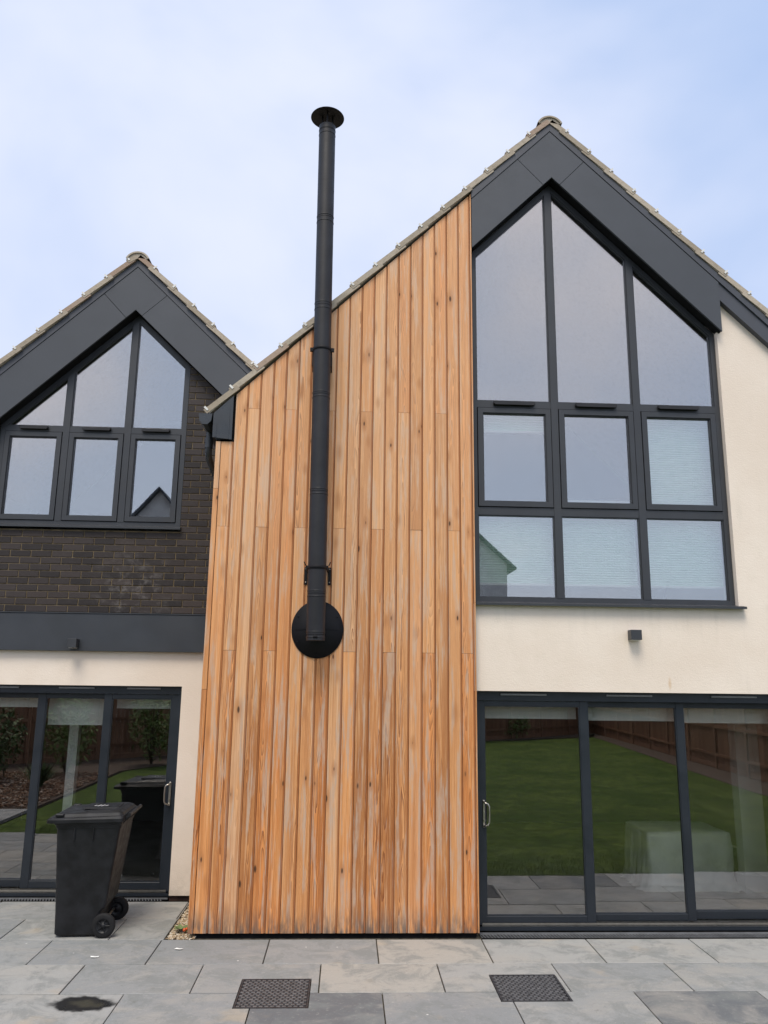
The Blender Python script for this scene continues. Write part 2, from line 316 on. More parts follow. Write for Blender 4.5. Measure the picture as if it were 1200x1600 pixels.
# ------------------------------------------------------------------ mesh helpers
class MB:
    def __init__(s): s.v = []; s.f = []; s.mi = []; s.at = {}; s.sm = []
    def add(s, vs, fs, mi=0, smooth=False, tone=None, **extra):
        o = len(s.v); s.v += [tuple(p) for p in vs]; s.f += [tuple(i+o for i in f) for f in fs]; s.mi += [mi]*len(fs); s.sm += [smooth]*len(fs)
        if tone is not None: extra['tone'] = [tone]*len(vs)
        for k, val in extra.items(): s.at.setdefault(k, {}).update({o+i: x for i, x in enumerate(val)})
        return o
    def box(s, x0, x1, y0, y1, z0, z1, mi=0, bev=0, **kw):
        if bev <= 0:
            vs = [(x, y, z) for z in (z0, z1) for y in (y0, y1) for x in (x0, x1)]
            fs = [(0, 2, 3, 1), (4, 5, 7, 6), (0, 1, 5, 4), (2, 6, 7, 3), (0, 4, 6, 2), (1, 3, 7, 5)]
            return s.add(vs, fs, mi, **kw)
        b = bev; vs = []; idx = {}
        for i, x in enumerate((x0, x1)):
            for j, y in enumerate((y0, y1)):
                for k, z in enumerate((z0, z1)):
                    sx = 1-2*i; sy = 1-2*j; sz = 1-2*k
                    idx[i, j, k, 0] = len(vs); vs.append((x, y+sy*b, z+sz*b))
                    idx[i, j, k, 1] = len(vs); vs.append((x+sx*b, y, z+sz*b))
                    idx[i, j, k, 2] = len(vs); vs.append((x+sx*b, y+sy*b, z))
        fs = []
        for i in (0, 1):
            q = [idx[i, 0, 0, 0], idx[i, 1, 0, 0], idx[i, 1, 1, 0], idx[i, 0, 1, 0]]; fs.append(q if i else q[::-1])
            q = [idx[0, i, 0, 1], idx[1, i, 0, 1], idx[1, i, 1, 1], idx[0, i, 1, 1]]; fs.append(q[::-1] if i else q)
            q = [idx[0, 0, i, 2], idx[1, 0, i, 2], idx[1, 1, i, 2], idx[0, 1, i, 2]]; fs.append(q if i else q[::-1])
        for i in (0, 1):
            for j in (0, 1):
                fs.append((idx[i, j, 0, 0], idx[i, j, 1, 0], idx[i, j, 1, 1], idx[i, j, 0, 1]))
                fs.append((idx[i, 0, j, 0], idx[i, 1, j, 0], idx[i, 1, j, 2], idx[i, 0, j, 2]))
                fs.append((idx[0, i, j, 1], idx[1, i, j, 1], idx[1, i, j, 2], idx[0, i, j, 2]))
        for i in (0, 1):
            for j in (0, 1):
                for k in (0, 1): fs.append((idx[i, j, k, 0], idx[i, j, k, 1], idx[i, j, k, 2]))
        return s.add(vs, fs, mi, **kw)
    def prism(s, poly, y0, y1, mi=0, **kw):
        """polygon in the XZ plane, pushed from y0 to y1"""
        n = len(poly); vs = [(x, y0, z) for x, z in poly]+[(x, y1, z) for x, z in poly]
        fs = [tuple(range(n)), tuple(range(2*n-1, n-1, -1))]+[(i, i+n, (i+1) % n+n, (i+1) % n) for i in range(n)]
        return s.add(vs, fs, mi, **kw)
    def ring(s, outer, inner, y0, y1, mi=0):
        n = len(outer)
        vs = [(x, y, z) for y in (y0, y1) for p in (outer, inner) for x, z in p]
        fs = []
        for i in range(n):
            j = (i+1) % n
            fs += [(i, j, n+j, n+i), (2*n+j, 2*n+i, 3*n+i, 3*n+j), (i, 2*n+i, 2*n+j, j), (n+i, n+j, 3*n+j, 3*n+i)]
        s.add(vs, fs, mi)
    def tube(s, pts, rad, seg=12, mi=0, caps=True, smooth=True):
        pts = [Vector(p) for p in pts]; rads = rad if isinstance(rad, (list, tuple)) else [rad]*len(pts)
        vs = []; prev = None
        for i, p in enumerate(pts):
            d = (pts[min(i+1, len(pts)-1)]-pts[max(i-1, 0)]).normalized()
            if prev is None:
                a = d.orthogonal().normalized()
            else:
                a = (prev-d*prev.dot(d)).normalized()
            prev = a; b = d.cross(a)
            for k in range(seg):
                t = 2*math.pi*k/seg; vs.append(p+(a*math.cos(t)+b*math.sin(t))*rads[i])
        fs = [(i*seg+k, i*seg+(k+1) % seg, (i+1)*seg+(k+1) % seg, (i+1)*seg+k) for i in range(len(pts)-1) for k in range(seg)]
        s.add(vs, fs, mi, smooth)
        if caps:
            s.add(vs[:seg], [tuple(range(seg-1, -1, -1))], mi); s.add(vs[-seg:], [tuple(range(seg))], mi)
    def lathe(s, prof, c, axis='Z', seg=32, mi=0, smooth=True):
        """prof: (radius, along axis)"""
        vs = []
        for r, h in prof:
            for k in range(seg):
                t = 2*math.pi*k/seg; a, b = r*math.cos(t), r*math.sin(t)
                p = {'Z': (a, b, h), 'Y': (a, h, b), 'X': (h, a, b)}[axis]; vs.append((p[0]+c[0], p[1]+c[1], p[2]+c[2]))
        fs = [(i*seg+k, i*seg+(k+1) % seg, (i+1)*seg+(k+1) % seg, (i+1)*seg+k) for i in range(len(prof)-1) for k in range(seg)]
        s.add(vs, fs, mi, smooth)
    def build(s, name, mats, parent=None, fix=True):
        me = bpy.data.meshes.new(name); me.from_pydata(s.v, [], s.f)
        for mt in (mats if isinstance(mats, (list, tuple)) else [mats]): me.materials.append(MT[mt] if isinstance(mt, str) else mt)
        me.polygons.foreach_set('material_index', s.mi); me.polygons.foreach_set('use_smooth', s.sm)
        for k, dct in s.at.items():
            first = next(iter(dct.values()))
            if isinstance(first, (tuple, list)):
                at = me.attributes.new(k, 'FLOAT_VECTOR', 'POINT'); arr = []
                for i in range(len(s.v)): arr += list(dct.get(i, (0, 0, 0)))
                at.data.foreach_set('vector', arr)
            else:
                at = me.attributes.new(k, 'FLOAT', 'POINT'); at.data.foreach_set('value', [dct.get(i, 0.) for i in range(len(s.v))])
        if fix:
            bm = bmesh.new(); bm.from_mesh(me); bmesh.ops.recalc_face_normals(bm, faces=bm.faces); bm.to_mesh(me); bm.free()
        me.update(); o = bpy.data.objects.new(name, me); COL.objects.link(o)
        if parent: o.parent = parent
        return o
def T3(): return (random.random(), random.random(), random.random())
def empty(name, label, cat, loc=(0, 0, 0), group=None):
    o = bpy.data.objects.new(name, None); COL.objects.link(o); o.location = loc; o['label'] = label; o['category'] = cat
    if group: o['group'] = group
    return o
def tag(o, label, cat, group=None, kind=None):
    o['label'] = label; o['category'] = cat
    if group: o['group'] = group
    if kind: o['kind'] = kind
    return o
def structure(o, label=None):
    o['kind'] = 'structure'
    if label: o['label'] = label
    return o
def setpar(o, parent, loc=None):
    """parent while keeping world placement (parents are never rotated here)"""
    o.parent = parent; return o
def inset(poly, d):
    """inset of a counter-clockwise convex-ish polygon in 2-D"""
    n = len(poly); out = []; ds = d if isinstance(d, (list, tuple)) else [d]*n
    ln = []
    for i in range(n):
        a = Vector(poly[i]); b = Vector(poly[(i+1) % n]); e = (b-a).normalized(); nn = Vector((-e.y, e.x)); ln.append((a+nn*ds[i], e))
    for i in range(n):
        p, e = ln[i-1]; q, g = ln[i]; cr_ = e.x*g.y-e.y*g.x
        t = ((q-p).x*g.y-(q-p).y*g.x)/cr_; out.append(tuple(p+e*t))
    return out
def clip_x(poly, x0, x1):
    def half(pl, x, keep):
        out = []
        for i in range(len(pl)):
            a, b = pl[i-1], pl[i]; ia, ib = keep(a[0], x), keep(b[0], x)
            if ia != ib:
                t = (x-a[0])/(b[0]-a[0]); out.append((x, a[1]+(b[1]-a[1])*t))
            if ib: out.append(b)
        return out
    return half(half(poly, x0, lambda u, v: u >= v-1e-9), x1, lambda u, v: u <= v+1e-9)
def clip_z(poly, z0, z1):
    return [(b, a) for a, b in clip_x([(q, p_) for p_, q in poly], z0, z1)]

# ================================================================== THE HOUSE
house = empty('house', 'modern two-gabled house with cedar boarding, dark brick, cream render and grey frames', 'house')
RB = lambda x: 8.24-.985*abs(x-2.10)          # right gable, top of the barge board
RC = lambda x: 7.046-.970*abs(x+2.565)          # left gable
BX0, BX1 = -1.34, 5.62

# --- render of the right wing: one U-shaped sheet round window and doors
mb = MB()
mb.prism([(4.33, .03), (BX1, .03), (BX1, RB(BX1)-.10), (3.838, RB(3.838)-.10), (3.838, 2.950), (1.212, 2.950), (1.212, 2.125), (4.33, 2.125)], .065, .36)
mb.box(BX1-.25, BX1, .36, 9, .03, RB(BX1)-.12)
mb.build('render_wall', 'render', house)
mb = MB()
mb.prism([(-4.09, .035), (-4.09, 2.115), (-1.765, 2.115), (-1.765, .035), (-1.345, .035), (-1.345, 2.50), (-5.3, 2.50), (-5.3, .035)], 1.20, 1.5)
mb.build('render_wall', 'render', house)
for bx in ((-1.765, -1.345, 1.225, 1.5, -.02, .033), (4.33, BX1, .09, .36, -.02, .028)): mb = MB(); mb.box(*bx); mb.build('plinth', 'ply', house)

# --- cedar boarding
mb = MB(); PIT = .125
def board(x0, x1, z0, z1f, y=0., th=.020, ax=None, lipw=.0135, side=None):
    """one board with bevelled face and a recessed tongue on its right; z1f(x) is the top"""
    ax = random.uniform(-.05, .05) if ax is None else ax; ay = random.uniform(-.04, .05); sd_ = random.uniform(0, 90)
    tn = T3(); cx = (x0+x1)/2
    def put(vs, fs, lipv):
        mb.add(vs, fs, 0, wood=[(p[0]-cx+ax, ay+(p[1]-y)*1.0, p[2]+sd_) for p in vs], tone=tn, lip=[lipv]*len(vs))
    fx1 = x1-lipw-.002; b = .0035
    xs = [(x0+.0015, y+.012), (x0+.0015, y+b), (x0+.0015+b, y), (fx1-b, y), (fx1, y+b), (fx1, y+.012)]
    n = len(xs); vs = [(x, yy, z0) for x, yy in xs]+[(x, yy, z1f(x)) for x, yy in xs]
    put(vs, [(i, i+1, n+i+1, n+i) for i in range(n-1)]+[tuple(range(n-1, -1, -1)), tuple(range(n, 2*n))], 0.)
    if lipw > 0:
        vs = [(fx1, y+.007, z0), (x1-.0025, y+.007, z0), (x1-.0025, y+.02, z0)]; vs += [(x, yy, z1f(x)) for x, yy, _ in vs[:3]]
        put(vs, [(0, 1, 4, 3), (1, 2, 5, 4), (0, 2, 1)], 1.)
topA = lambda x: RB(x)-.035
FZ = .035
for i in range(20):
    x0 = -1.29+i*PIT; x1 = x0+PIT; cut = {0: 3.65, 1: 2.47, 2: 4.85}[i % 3]
    def tp(x, x0=x0): return 4.50 if x0 < -1.20 else topA(x)
    if i == 19: x1 = 1.205
    t = tp(x0)
    if cut < t-.1:
        board(x0, x1, FZ, lambda x, c=cut: c-.0012, y=random.uniform(-.0015, .0015)); board(x0, x1, cut+.0012, tp, y=random.uniform(-.0015, .0015))
    else: board(x0, x1, FZ, tp)
# corner trim and right-hand edge trim
board(-1.342, -1.291, FZ, lambda x: 2.11, y=-.006, lipw=0); board(-1.342, -1.291, 2.113, lambda x: 4.02, y=-.006, lipw=0); board(-1.342, -1.291, 4.023, lambda x: 4.50, y=-.006, lipw=0)
board(1.2055, 1.2235, FZ, lambda x: 3.60, y=-.004, lipw=0, ax=.5); board(1.2055, 1.2235, 3.603, lambda x: topA(x)+.0, y=-.004, lipw=0, ax=.5)
# boarding on the left return
for k in range(9):
    y0 = .02+k*.128; tn = T3(); sd_ = random.uniform(0, 90); ay = random.uniform(-.04, .04)
    vs = [(-1.342, y0, FZ), (-1.342, y0+.108, FZ), (-1.342, y0+.108, 4.48), (-1.342, y0, 4.48), (-1.333, y0+.124, FZ), (-1.333, y0+.124, 4.48), (-1.333, y0+.108, FZ), (-1.333, y0+.108, 4.48)]
    mb.add(vs, [(0, 1, 2, 3), (6, 4, 5, 7), (1, 6, 7, 2)], wood=[(p[1]-y0-.06, ay, p[2]+sd_) for p in vs], tone=tn, lip=[0]*8)
mb.build('timber_cladding', 'cedar', house)
mb = MB()
mb.prism([(-1.335, FZ+.01), (1.20, FZ+.01), (1.20, topA(1.2)-.01), (-1.19, topA(-1.19)-.01), (-1.19, 4.49), (-1.335, 4.49)], .0215, .30)
mb.box(-1.331, -1.15, .30, 1.21, FZ+.01, 4.47)
mb.box(-1.28, 1.20, .03, .28, -.03, FZ+.008)
mb.build('backing_wall', 'dark', house)

# --- gable barge boards
def fascia_set(topf, xa, slope, xl, xr, y0, yb, band, inner_apex_z, inner_slope, xi, ext=None):
    """panels in three pieces with hairline joints, plus the thin top trim"""
    z = lambda x: topf(x)-.012
    inn = lambda x: inner_apex_z-inner_slope*abs(x-xi)
    cuts = []
    pan = MB(); g = .004; tz = .088; yf = y0+.022; yback = yb; yb = yf
    ot = lambda x: z(x)-tz-.008
    # joints run square to the slope: points on outer and inner line
    def joint(side):
        xo = xa+side*.36; xin = xo-side*.27
        return (xo, ot(xo)), (xin, inn(xin))
    (lo, li), (ro, ri) = joint(-1), joint(1)
    pan.prism([(xl, inn(xl)), (li[0]-g, inn(li[0]-g)), (lo[0]-g, ot(lo[0]-g)), (xl, ot(xl))], y0, yb)
    pan.prism([(li[0], li[1]), (xi, inner_apex_z), (ri[0], ri[1]), (ro[0], ro[1]), (xa, ot(xa)), (lo[0], lo[1])], y0, yb)
    pan.prism([(ri[0]+g, inn(ri[0]+g)), (xr, inn(xr)), (xr, ot(xr)), (ro[0]+g, ot(ro[0]+g))], y0, yb)
    pan.build('gable_fascia', 'fascia', house)
    yb = yback; so_ = MB(); so_.prism([(xl, inn(xl)+.002), (xi, inner_apex_z+.002), (xr-.002, inn(xr-.002)+.002), (xr-.002, ot(xr)), (xa, ot(xa)), (xl, ot(xl))], yf+.0005, yb); so_.build('soffit', 'dark', house)
    tr = MB(); xr2 = ext if ext else xr; yb = yback
    tr.prism([(xl, z(xl)-tz), (xa, z(xa)-tz), (xa, z(xa)), (xl, z(xl))], y0-.006, yb-.002)
    tr.prism([(xa+.001, z(xa)-tz), (xr2, z(xr2)-tz), (xr2, z(xr2)), (xa+.001, z(xa))], y0-.006, yb-.002)
    if ext:
        a = xr+.003
        tr.prism([(a, z(a)-.29), (xr2, z(xr2)-.29), (xr2, z(xr2)-tz-.004), (a, z(a)-tz-.004)], y0+.012, yb-.002)
    tr.build('barge_trim', 'trim', house)
fascia_set(RB, 2.10, .985, 1.226, 3.86, -.012, .119, .66, 7.575, .99, 2.105, ext=5.75)
fascia_set(RC, -2.565, .97, -4.9, -.97, 1.085, 1.229, .63, 6.40, .965, -2.55)
mb = MB()
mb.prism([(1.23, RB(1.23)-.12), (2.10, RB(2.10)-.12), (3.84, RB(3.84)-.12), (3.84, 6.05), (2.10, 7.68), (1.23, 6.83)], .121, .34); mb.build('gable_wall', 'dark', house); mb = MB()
mb.prism([(-4.85, RC(-4.85)-.1), (-4.85, 4.2), (-4.62, 4.42), (-2.56, 6.45), (-1.0, 4.95), (-1.0, RC(-1.0)-.1), (-2.56, RC(-2.56)-.12)][::-1], 1.231, 1.45); mb.build('gable_wall', 'dark', house)

# --- brickwork of the left wing
winC = [(-3.998, 3.851), (-1.907, 3.851), (-1.907, 5.778), (-2.55, 6.397), (-3.998, 5.008)]
def in_poly(x, z, pl):
    c = False
    for i in range(len(pl)):
        (x0, z0), (x1, z1) = pl[i-1], pl[i]
        if (z0 > z) != (z1 > z) and x < (x1-x0)*(z-z0)/(z1-z0)+x0: c = not c
    return c
mb = MB(); mo = MB()
BW, BH, J = .225, .075, .010
row = 0; zc = 2.893
while zc < 6.3:
    x = -5.3+(BW/2 if row % 2 else 0)+random.uniform(-.004, .004)
    while x < -1.33:
        a, b = x, x+BW-J; z0, z1 = zc, zc+BH-J
        b = min(b, -1.346)
        if b-a > .02:
            segs = [(a, b)]
            if z1 > 3.80:                      # keep clear of the window
                segs = []
                if z0 < 5.05 or True:
                    if a < -4.005: segs.append((a, min(b, -4.005)))
                    if b > -1.897: segs.append((max(a, -1.897), b))
            for s0, s1 in segs:
                if s1-s0 < .015: continue
                if z1 > RC(s0)-.25 and z1 > RC(s1)-.25: continue
                d = random.uniform(-.0015, .0015)
                mb.box(s0, s1, 1.200+d, 1.26, z0, z1, bev=.003, tone=T3())
        x += BW
    zc += BH; row += 1
mb.build('brick_wall', 'brick', house)
mo.box(-5.3, -1.346, 1.207, 1.5, 2.88, 3.80); mo.box(-5.3, -4.005, 1.2071, 1.5, 3.801, 4.9); mo.box(-1.897, -1.346, 1.2071, 1.5, 3.801, 5.9)
mo.build('mortar', 'mortar', house)

# --- pressed metal band between brick and render
mb = MB(); mb.box(-5.3, -1.348, 1.135, 1.26, 2.475, 2.872, bev=.003); mb.box(-5.3, -1.348, 1.128, 1.25, 2.874, 2.884)
mb.build('metal_band', 'flash', house)

# --- windows
def window(outer, muls, zt1, zt0, y, sill, sashes, name='window'):
    """outer polygon counter-clockwise; muls = mullion x positions; zt0/zt1 transoms (z low, z high)"""
    wn = empty('window', '', ''); del wn['label']; del wn['category']; wn.parent = house
    fr = MB(); xs = [outer[0][0]]+muls+[outer[1][0]]
    inn = inset(outer, .052); fr.ring(outer, inn, y, y+.075)
    for mx in muls:
        c = clip_x(inn, mx-.036, mx+.036); c = clip_z(c, inn[0][1], 20); fr.prism(c, y-.004, y+.07)
    bars = [zt1]+([zt0] if zt0 else [])
    for z0, z1 in bars:
        for i in range(len(xs)-1):
            a = (inn[0][0] if i == 0 else xs[i]+.036); b = (inn[1][0] if i == len(xs)-2 else xs[i+1]-.036)
            fr.box(a, b, y+.001, y+.068, z0, z1)
    fr.build('frame', 'frame', wn)
    zb = inn[0][1]; rows = ([(zb, zt0[0]), (zt0[1], zt1[0])] if zt0 else [(zb, zt1[0])])
    for i in range(len(xs)-1):
        a = (inn[0][0] if i == 0 else xs[i]+.036); b = (inn[1][0] if i == len(xs)-2 else xs[i+1]-.036)
        for ri, (z0, z1) in enumerate(rows):
            if ri == len(rows)-1:              # opening sash with its own frame
                s = MB(); q = [(a+.008, z0+.008), (b-.008, z0+.008), (b-.008, z1-.008), (a+.008, z1-.008)]
                s.ring(q, inset(q, .052), y-.012, y+.05); q2 = inset(q, .050); s.ring(q2, inset(q2, .011), y+.004, y+.045); s.build('sash', 'frame', wn)
                a2, b2, c2, d2 = a+.066, b-.066, z0+.066, z1-.066
            else: a2, b2, c2, d2 = a, b, z0, z1
            if ri < len(rows)-1:
                s = MB(); q = [(a, z0), (b, z0), (b, z1), (a, z1)]; s.ring(q, inset(q, .010), y+.010, y+.045); s.build('glazing_bead', 'frame', wn)
                g = inset(q, .008)
            else: g = [(a2, c2), (b2, c2), (b2, d2), (a2, d2)]
            p = MB(); p.prism(g, y+.025, y+.031); p.build('pane', 'glass_up', wn)
        up_ = clip_z(clip_x(inn, a, b), zt1[1], 20)
        s = MB(); n_ = len(up_)
        # order counter-clockwise
        cxm = sum(p_[0] for p_ in up_)/n_; czm = sum(p_[1] for p_ in up_)/n_
        ded = []
        for p_ in sorted(up_, key=lambda q_: math.atan2(q_[1]-czm, q_[0]-cxm)):
            if not ded or (Vector(p_)-Vector(ded[-1])).length > .01: ded.append(p_)
        if (Vector(ded[0])-Vector(ded[-1])).length < .01: ded.pop()
        s.ring(ded, inset(ded, .011), y+.010, y+.045); s.build('glazing_bead', 'frame', wn)
        p = MB(); p.prism(inset(ded, .009), y+.025, y+.031); p.build('pane', 'glass_up', wn)
        # trickle vent on the transom
        cx = (a+b)/2+sashes*.0; v = MB(); vw = .215 if sashes > 0 else .16
        v.box(cx-vw, cx+vw, y-.040, y-.002, zt1[0]+.026, zt1[1]-.008, bev=.005); v.box(cx-vw+.01, cx+vw-.01, y-.044, y-.039, zt1[0]+.020, zt1[0]+.034); v.build('vent', 'black', wn)
    s = MB(); x0, x1, yf, z1 = sill
    s.add([(x0, yf, z1-.012), (x1, yf, z1-.012), (x1, y+.0, z1+.012), (x0, y+.0, z1+.012), (x0, yf, z1-.034), (x1, yf, z1-.034), (x1, yf+.012, z1-.034), (x0, yf+.012, z1-.034), (x1, y, z1-.008), (x0, y, z1-.008)],
          [(0, 1, 2, 3), (0, 4, 5, 1), (4, 7, 6, 5), (7, 9, 8, 6), (1, 5, 6, 8, 2), (0, 3, 9, 7, 4)]); s.build('sill', 'frame', wn)
    return wn
winB = [(1.226, 2.967), (3.835, 2.967), (3.835, 5.862), (2.105, 7.572), (1.226, 6.702)]
window(winB, [2.085, 2.951], (4.977, 5.047), (3.845, 3.924), .125, (1.226, 3.885, -.005, 2.967), 1)
window(winC, [-3.263, -2.570], (4.937, 5.003), None, 1.235, (-4.04, -1.885, 1.150, 3.851), -1)

# --- sliding doors
def slider(x0, x1, ztop, y, leafs, hx, mirror, vents):
    d = empty('sliding_door', '', ''); del d['label']; del d['category']; d.parent = house
    fr = MB()
    fr.box(x0, x1, y-.01, y+.16, ztop-.085, ztop); fr.box(x0, x0+.05, y, y+.16, .055, ztop-.0855); fr.box(x1-.05, x1, y, y+.16, .055, ztop-.0855)
    fr.box(x0, x1, y-.02, y+.16, .012, .030); fr.box(x0, x1, y-.012, y-.004, .030, .042); fr.box(x0, x1, y+.05, y+.058, .030, .053)
    fr.box(x0, x1, y+.10, y+.16, .030, .054); fr.build('frame', 'dframe', d)
    tr = MB(); tr.box(x0+.05, x1-.05, y+.018, y+.026, .030, .066); tr.box(x0+.05, x1-.05, y+.076, y+.084, .030, .066); tr.build('track', 'steel', d)
    for (a, b, yo, sl_, sr, bot) in leafs:
        lf = MB(); yy = y+yo; zt = ztop-.088
        lf.box(a, a+sl_, yy, yy+.045, .070, zt, bev=.002); lf.box(b-sr, b, yy, yy+.045, .070, zt, bev=.002)
        lf.box(a+sl_, b-sr, yy+.002, yy+.043, .0705, bot, bev=.002); lf.box(a+sl_, b-sr, yy+.002, yy+.043, zt-.045, zt-.0005, bev=.002)
        q = [(a+sl_, bot), (b-sr, bot), (b-sr, zt-.045), (a+sl_, zt-.045)]; lf.ring(q, inset(q, .009), yy+.006, yy+.04)
        lf.build('door_leaf', 'dframe', d)
        p = MB(); p.prism(inset(q, .006), yy+.020, yy+.026); p.build('pane', 'glass_lo', d)
    for a, b in vents:
        v = MB(); v.box(a, b, y-.030, y-.011, ztop-.036, ztop-.018, bev=.005); v.build('vent', 'ventgrey', d)
    h = MB(); yy = y-.02
    pts = []
    for k in range(13):
        t = math.pi*k/12
    s_ = 1 if not mirror else -1
    hp = [(hx, yy+.03, .905), (hx, yy-.022, .905), (hx+s_*.010, yy-.034, .912), (hx+s_*.030, yy-.036, .918), (hx+s_*.042, yy-.036, .94), (hx+s_*.045, yy-.036, 1.01), (hx+s_*.042, yy-.036, 1.08), (hx+s_*.030, yy-.036, 1.102), (hx+s_*.010, yy-.034, 1.108), (hx, yy-.022, 1.115), (hx, yy+.03, 1.115)]
    h.tube(hp, .0075, 10); h.box(hx-.011, hx+.011, yy+.004, yy+.022, .89, 1.13, bev=.004); h.tube([(hx, yy, .955), (hx, yy-.02, .955)], .008, 10)
    h.build('handle', 'steel', d)
slider(1.226, 4.33, 2.12, .16, [(1.262, 2.325, .005, .055, .082, .125), (2.29, 3.285, .062, .03, .078, .125), (3.25, 4.28, .112, .04, .06, .135)],
       1.300, False, [(1.47, 1.92), (2.50, 2.95), (3.53, 3.98)])
slider(-4.09, -1.767, 2.115, 1.28, [(-2.60, -1.802, .005, .085, .080, .14), (-3.32, -2.56, .062, .085, .03, .14), (-4.05, -3.27, .112, .06, .04, .14)],
       -1.838, True, [(-3.83, -3.50), (-3.08, -2.70), (-2.36, -2.00)])

# --- eaves box, gutter, downpipe at the cladding's left shoulder
mb = MB()
mb.prism([(-1.375, 4.535), (-1.185, 4.515), (-1.185, topA(-1.185)+.0), (-1.375, topA(-1.375)+.0)], -.029, -.012)
mb.box(-1.185-.045, -1.185-.030, -.033, -.029, 4.52, 4.85); mb.box(-1.352, -1.337, -.033, -.029, 4.54, 4.68)
mb.box(-1.375, -1.345, -.012, 1.0, 4.535, topA(-1.375)-.01); mb.box(-1.3445, -1.19, -.012, -.009, 4.52, 4.80)
mb.build('eaves_box', 'eave', house)
mb = MB()
prof = [(-1.385, 4.775), (-1.395, 4.70), (-1.43, 4.665), (-1.475, 4.665), (-1.51, 4.70), (-1.52, 4.775)]
pin = [(x*.0+(-1.4525+(x+1.4525)*.94), 4.775-(4.775-z)*.95) for x, z in prof][::-1]
mb.prism(prof+pin, -.03, 1.19)
mb.prism(prof, -.036, -.0305); mb.build('gutter', 'eave', house)
mb = MB(); mb.tube([(-1.455, .25, 4.665), (-1.455, .25, 4.45), (-1.452, .28, 4.40), (-1.425, .78, 4.25), (-1.42, .82, 4.20), (-1.42, .82, .1)], .034, 16); mb.tube([(-1.455, .25, 4.60), (-1.455, .25, 4.50)], .040, 16)
mb.build('downpipe', 'eave', house)

# --- roofs
def roof(xa, topf, slope, xl, xr, y0, y1, ridge=True):
    rf = MB(); cl_ = MB()
    for side, xe in ((-1, xl), (1, xr)):
        ang = math.atan(slope); u = Vector((side*math.cos(ang), 0, -math.sin(ang))); nrm = Vector((side*math.sin(ang), 0, math.cos(ang)))
        total = abs(xe-xa)/math.cos(ang); O = Vector((xa, 0, topf(xa)))
        # undercloak strip then courses of tiles
        st = .332; n = int(total/st)+1
        off0 = .010*math.cos(ang)
        a = O+nrm*.002; b = a+u*total
        vs = []
        for p_ in (a, b):
            for hh in (0, .018):
                for yy in (y0+.010, y1): q = p_+nrm*hh; vs.append((q.x, yy, q.z))
        rf.add(vs, [(0, 1, 3, 2), (4, 6, 7, 5), (0, 2, 6, 4), (1, 5, 7, 3), (0, 4, 5, 1), (2, 3, 7, 6)], tone=(.9, 0, 0))
        nc = int((y1-y0)/.30)
        for k in range(n):
            s0 = max(0, total-(k+1)*st-.06); s1 = total-k*st+.02
            if s1 <= s0: continue
            tl = .016
            for c in range(nc if k < 99 else 1):
                ya = y0+c*.30+(.004 if (k % 2 and c == 0) else 0); yb = y0+c*.30+.296
                vs = []
                # lower (s1) end lifted on the course below
                for s_, lift in ((s0, .021), (s1, .021+.026)):
                    base = O+u*s_
                    for yy, hh in ((ya, lift-(.032 if c == 0 else 0)), (yb, lift), (ya, lift+.022), (yb, lift+.022)):
                        q = base+nrm*hh; vs.append((q.x, yy, q.z))
                # verge tile: downturned edge is deeper
                rf.add(vs, [(0, 1, 3, 2), (4, 6, 7, 5), (0, 2, 6, 4), (1, 5, 7, 3), (0, 4, 5, 1), (2, 3, 7, 6)], tone=T3())
            sc_ = s1-.03
            base = O+u*sc_
            c_ = MB(); q0 = base+nrm*.036; q1 = base+nrm*.084; wdt = .010
            pts = [q0-u*wdt, q0+u*wdt, q1+u*wdt, q1-u*wdt]
            vs = [(p_.x, y0-.006, p_.z) for p_ in pts]+[(p_.x, y0-.0015, p_.z) for p_ in pts]
            c_.add(vs, [(0, 1, 2, 3), (7, 6, 5, 4), (0, 4, 5, 1), (1, 5, 6, 2), (2, 6, 7, 3), (3, 7, 4, 0)])
            if k > 0 or side < 0: cl_.parts = getattr(cl_, 'parts', [])+[c_]
    ro = rf.build('roof', 'tile', house)
    for c_ in getattr(cl_, 'parts', []): c_.build('verge_clip', 'zinc', ro)
    # half-round ridge tiles
    k = 0; yy = y0-.012
    while yy < y1:
        r_ = MB(); zc_ = topf(xa)-.078; rad = .150
        vs = []; seg = 14
        for y_ in (yy, yy+.44):
            for rr in (rad, rad-.018):
                for i in range(seg+1):
                    t = math.pi*(.14+.72*i/seg); vs.append((xa+rr*math.cos(t), y_, zc_+rr*math.sin(t)))
        q = seg+1; fs = []
        for i in range(seg): fs += [(i, i+1, 2*q+i+1, 2*q+i), (q+i+1, q+i, 3*q+i, 3*q+i+1), (i, q+i, q+i+1, i+1), (2*q+i+1, 3*q+i+1, 3*q+i, 2*q+i)]
        r_.add(vs, fs, tone=(random.random(), .3, .5))
        if k == 0:      # mortar infill of the ridge end
            m_ = [(xa+(rad-.02)*math.cos(math.pi*(.14+.72*i/seg)), yy+.016, zc_+(rad-.02)*math.sin(math.pi*(.14+.72*i/seg))) for i in range(seg+1)]
            m_ += [(xa-.02, yy+.016, topf(xa)+.0)]
            r_.add(m_, [tuple(range(len(m_)))], tone=(.9, .2, 0))
        r_.build('ridge_tile', 'tile', ro); yy += .45; k += 1
roof(2.10, RB, .985, -1.415, 5.80, -.034, 8.9)
roof(-2.565, RC, .970, -5.5, -.72, 1.045, 8.9)
# plain rear shell so that the house is closed
mb = MB(); mb.box(-5.3, BX1, 8.75, 8.95, 0, 5.0); mb.prism([(-1.3, 5.0), (5.5, 5.0), (2.1, 8.1)], 8.75, 8.95); mb.prism([(-4.5, 5.01), (-1.31, 5.01), (-2.53, 6.85)], 8.75, 8.95)
mb.box(-5.3, -5.1, 1.5, 8.75, 0, 4.4); mb.build('rear_wall', 'render', house)

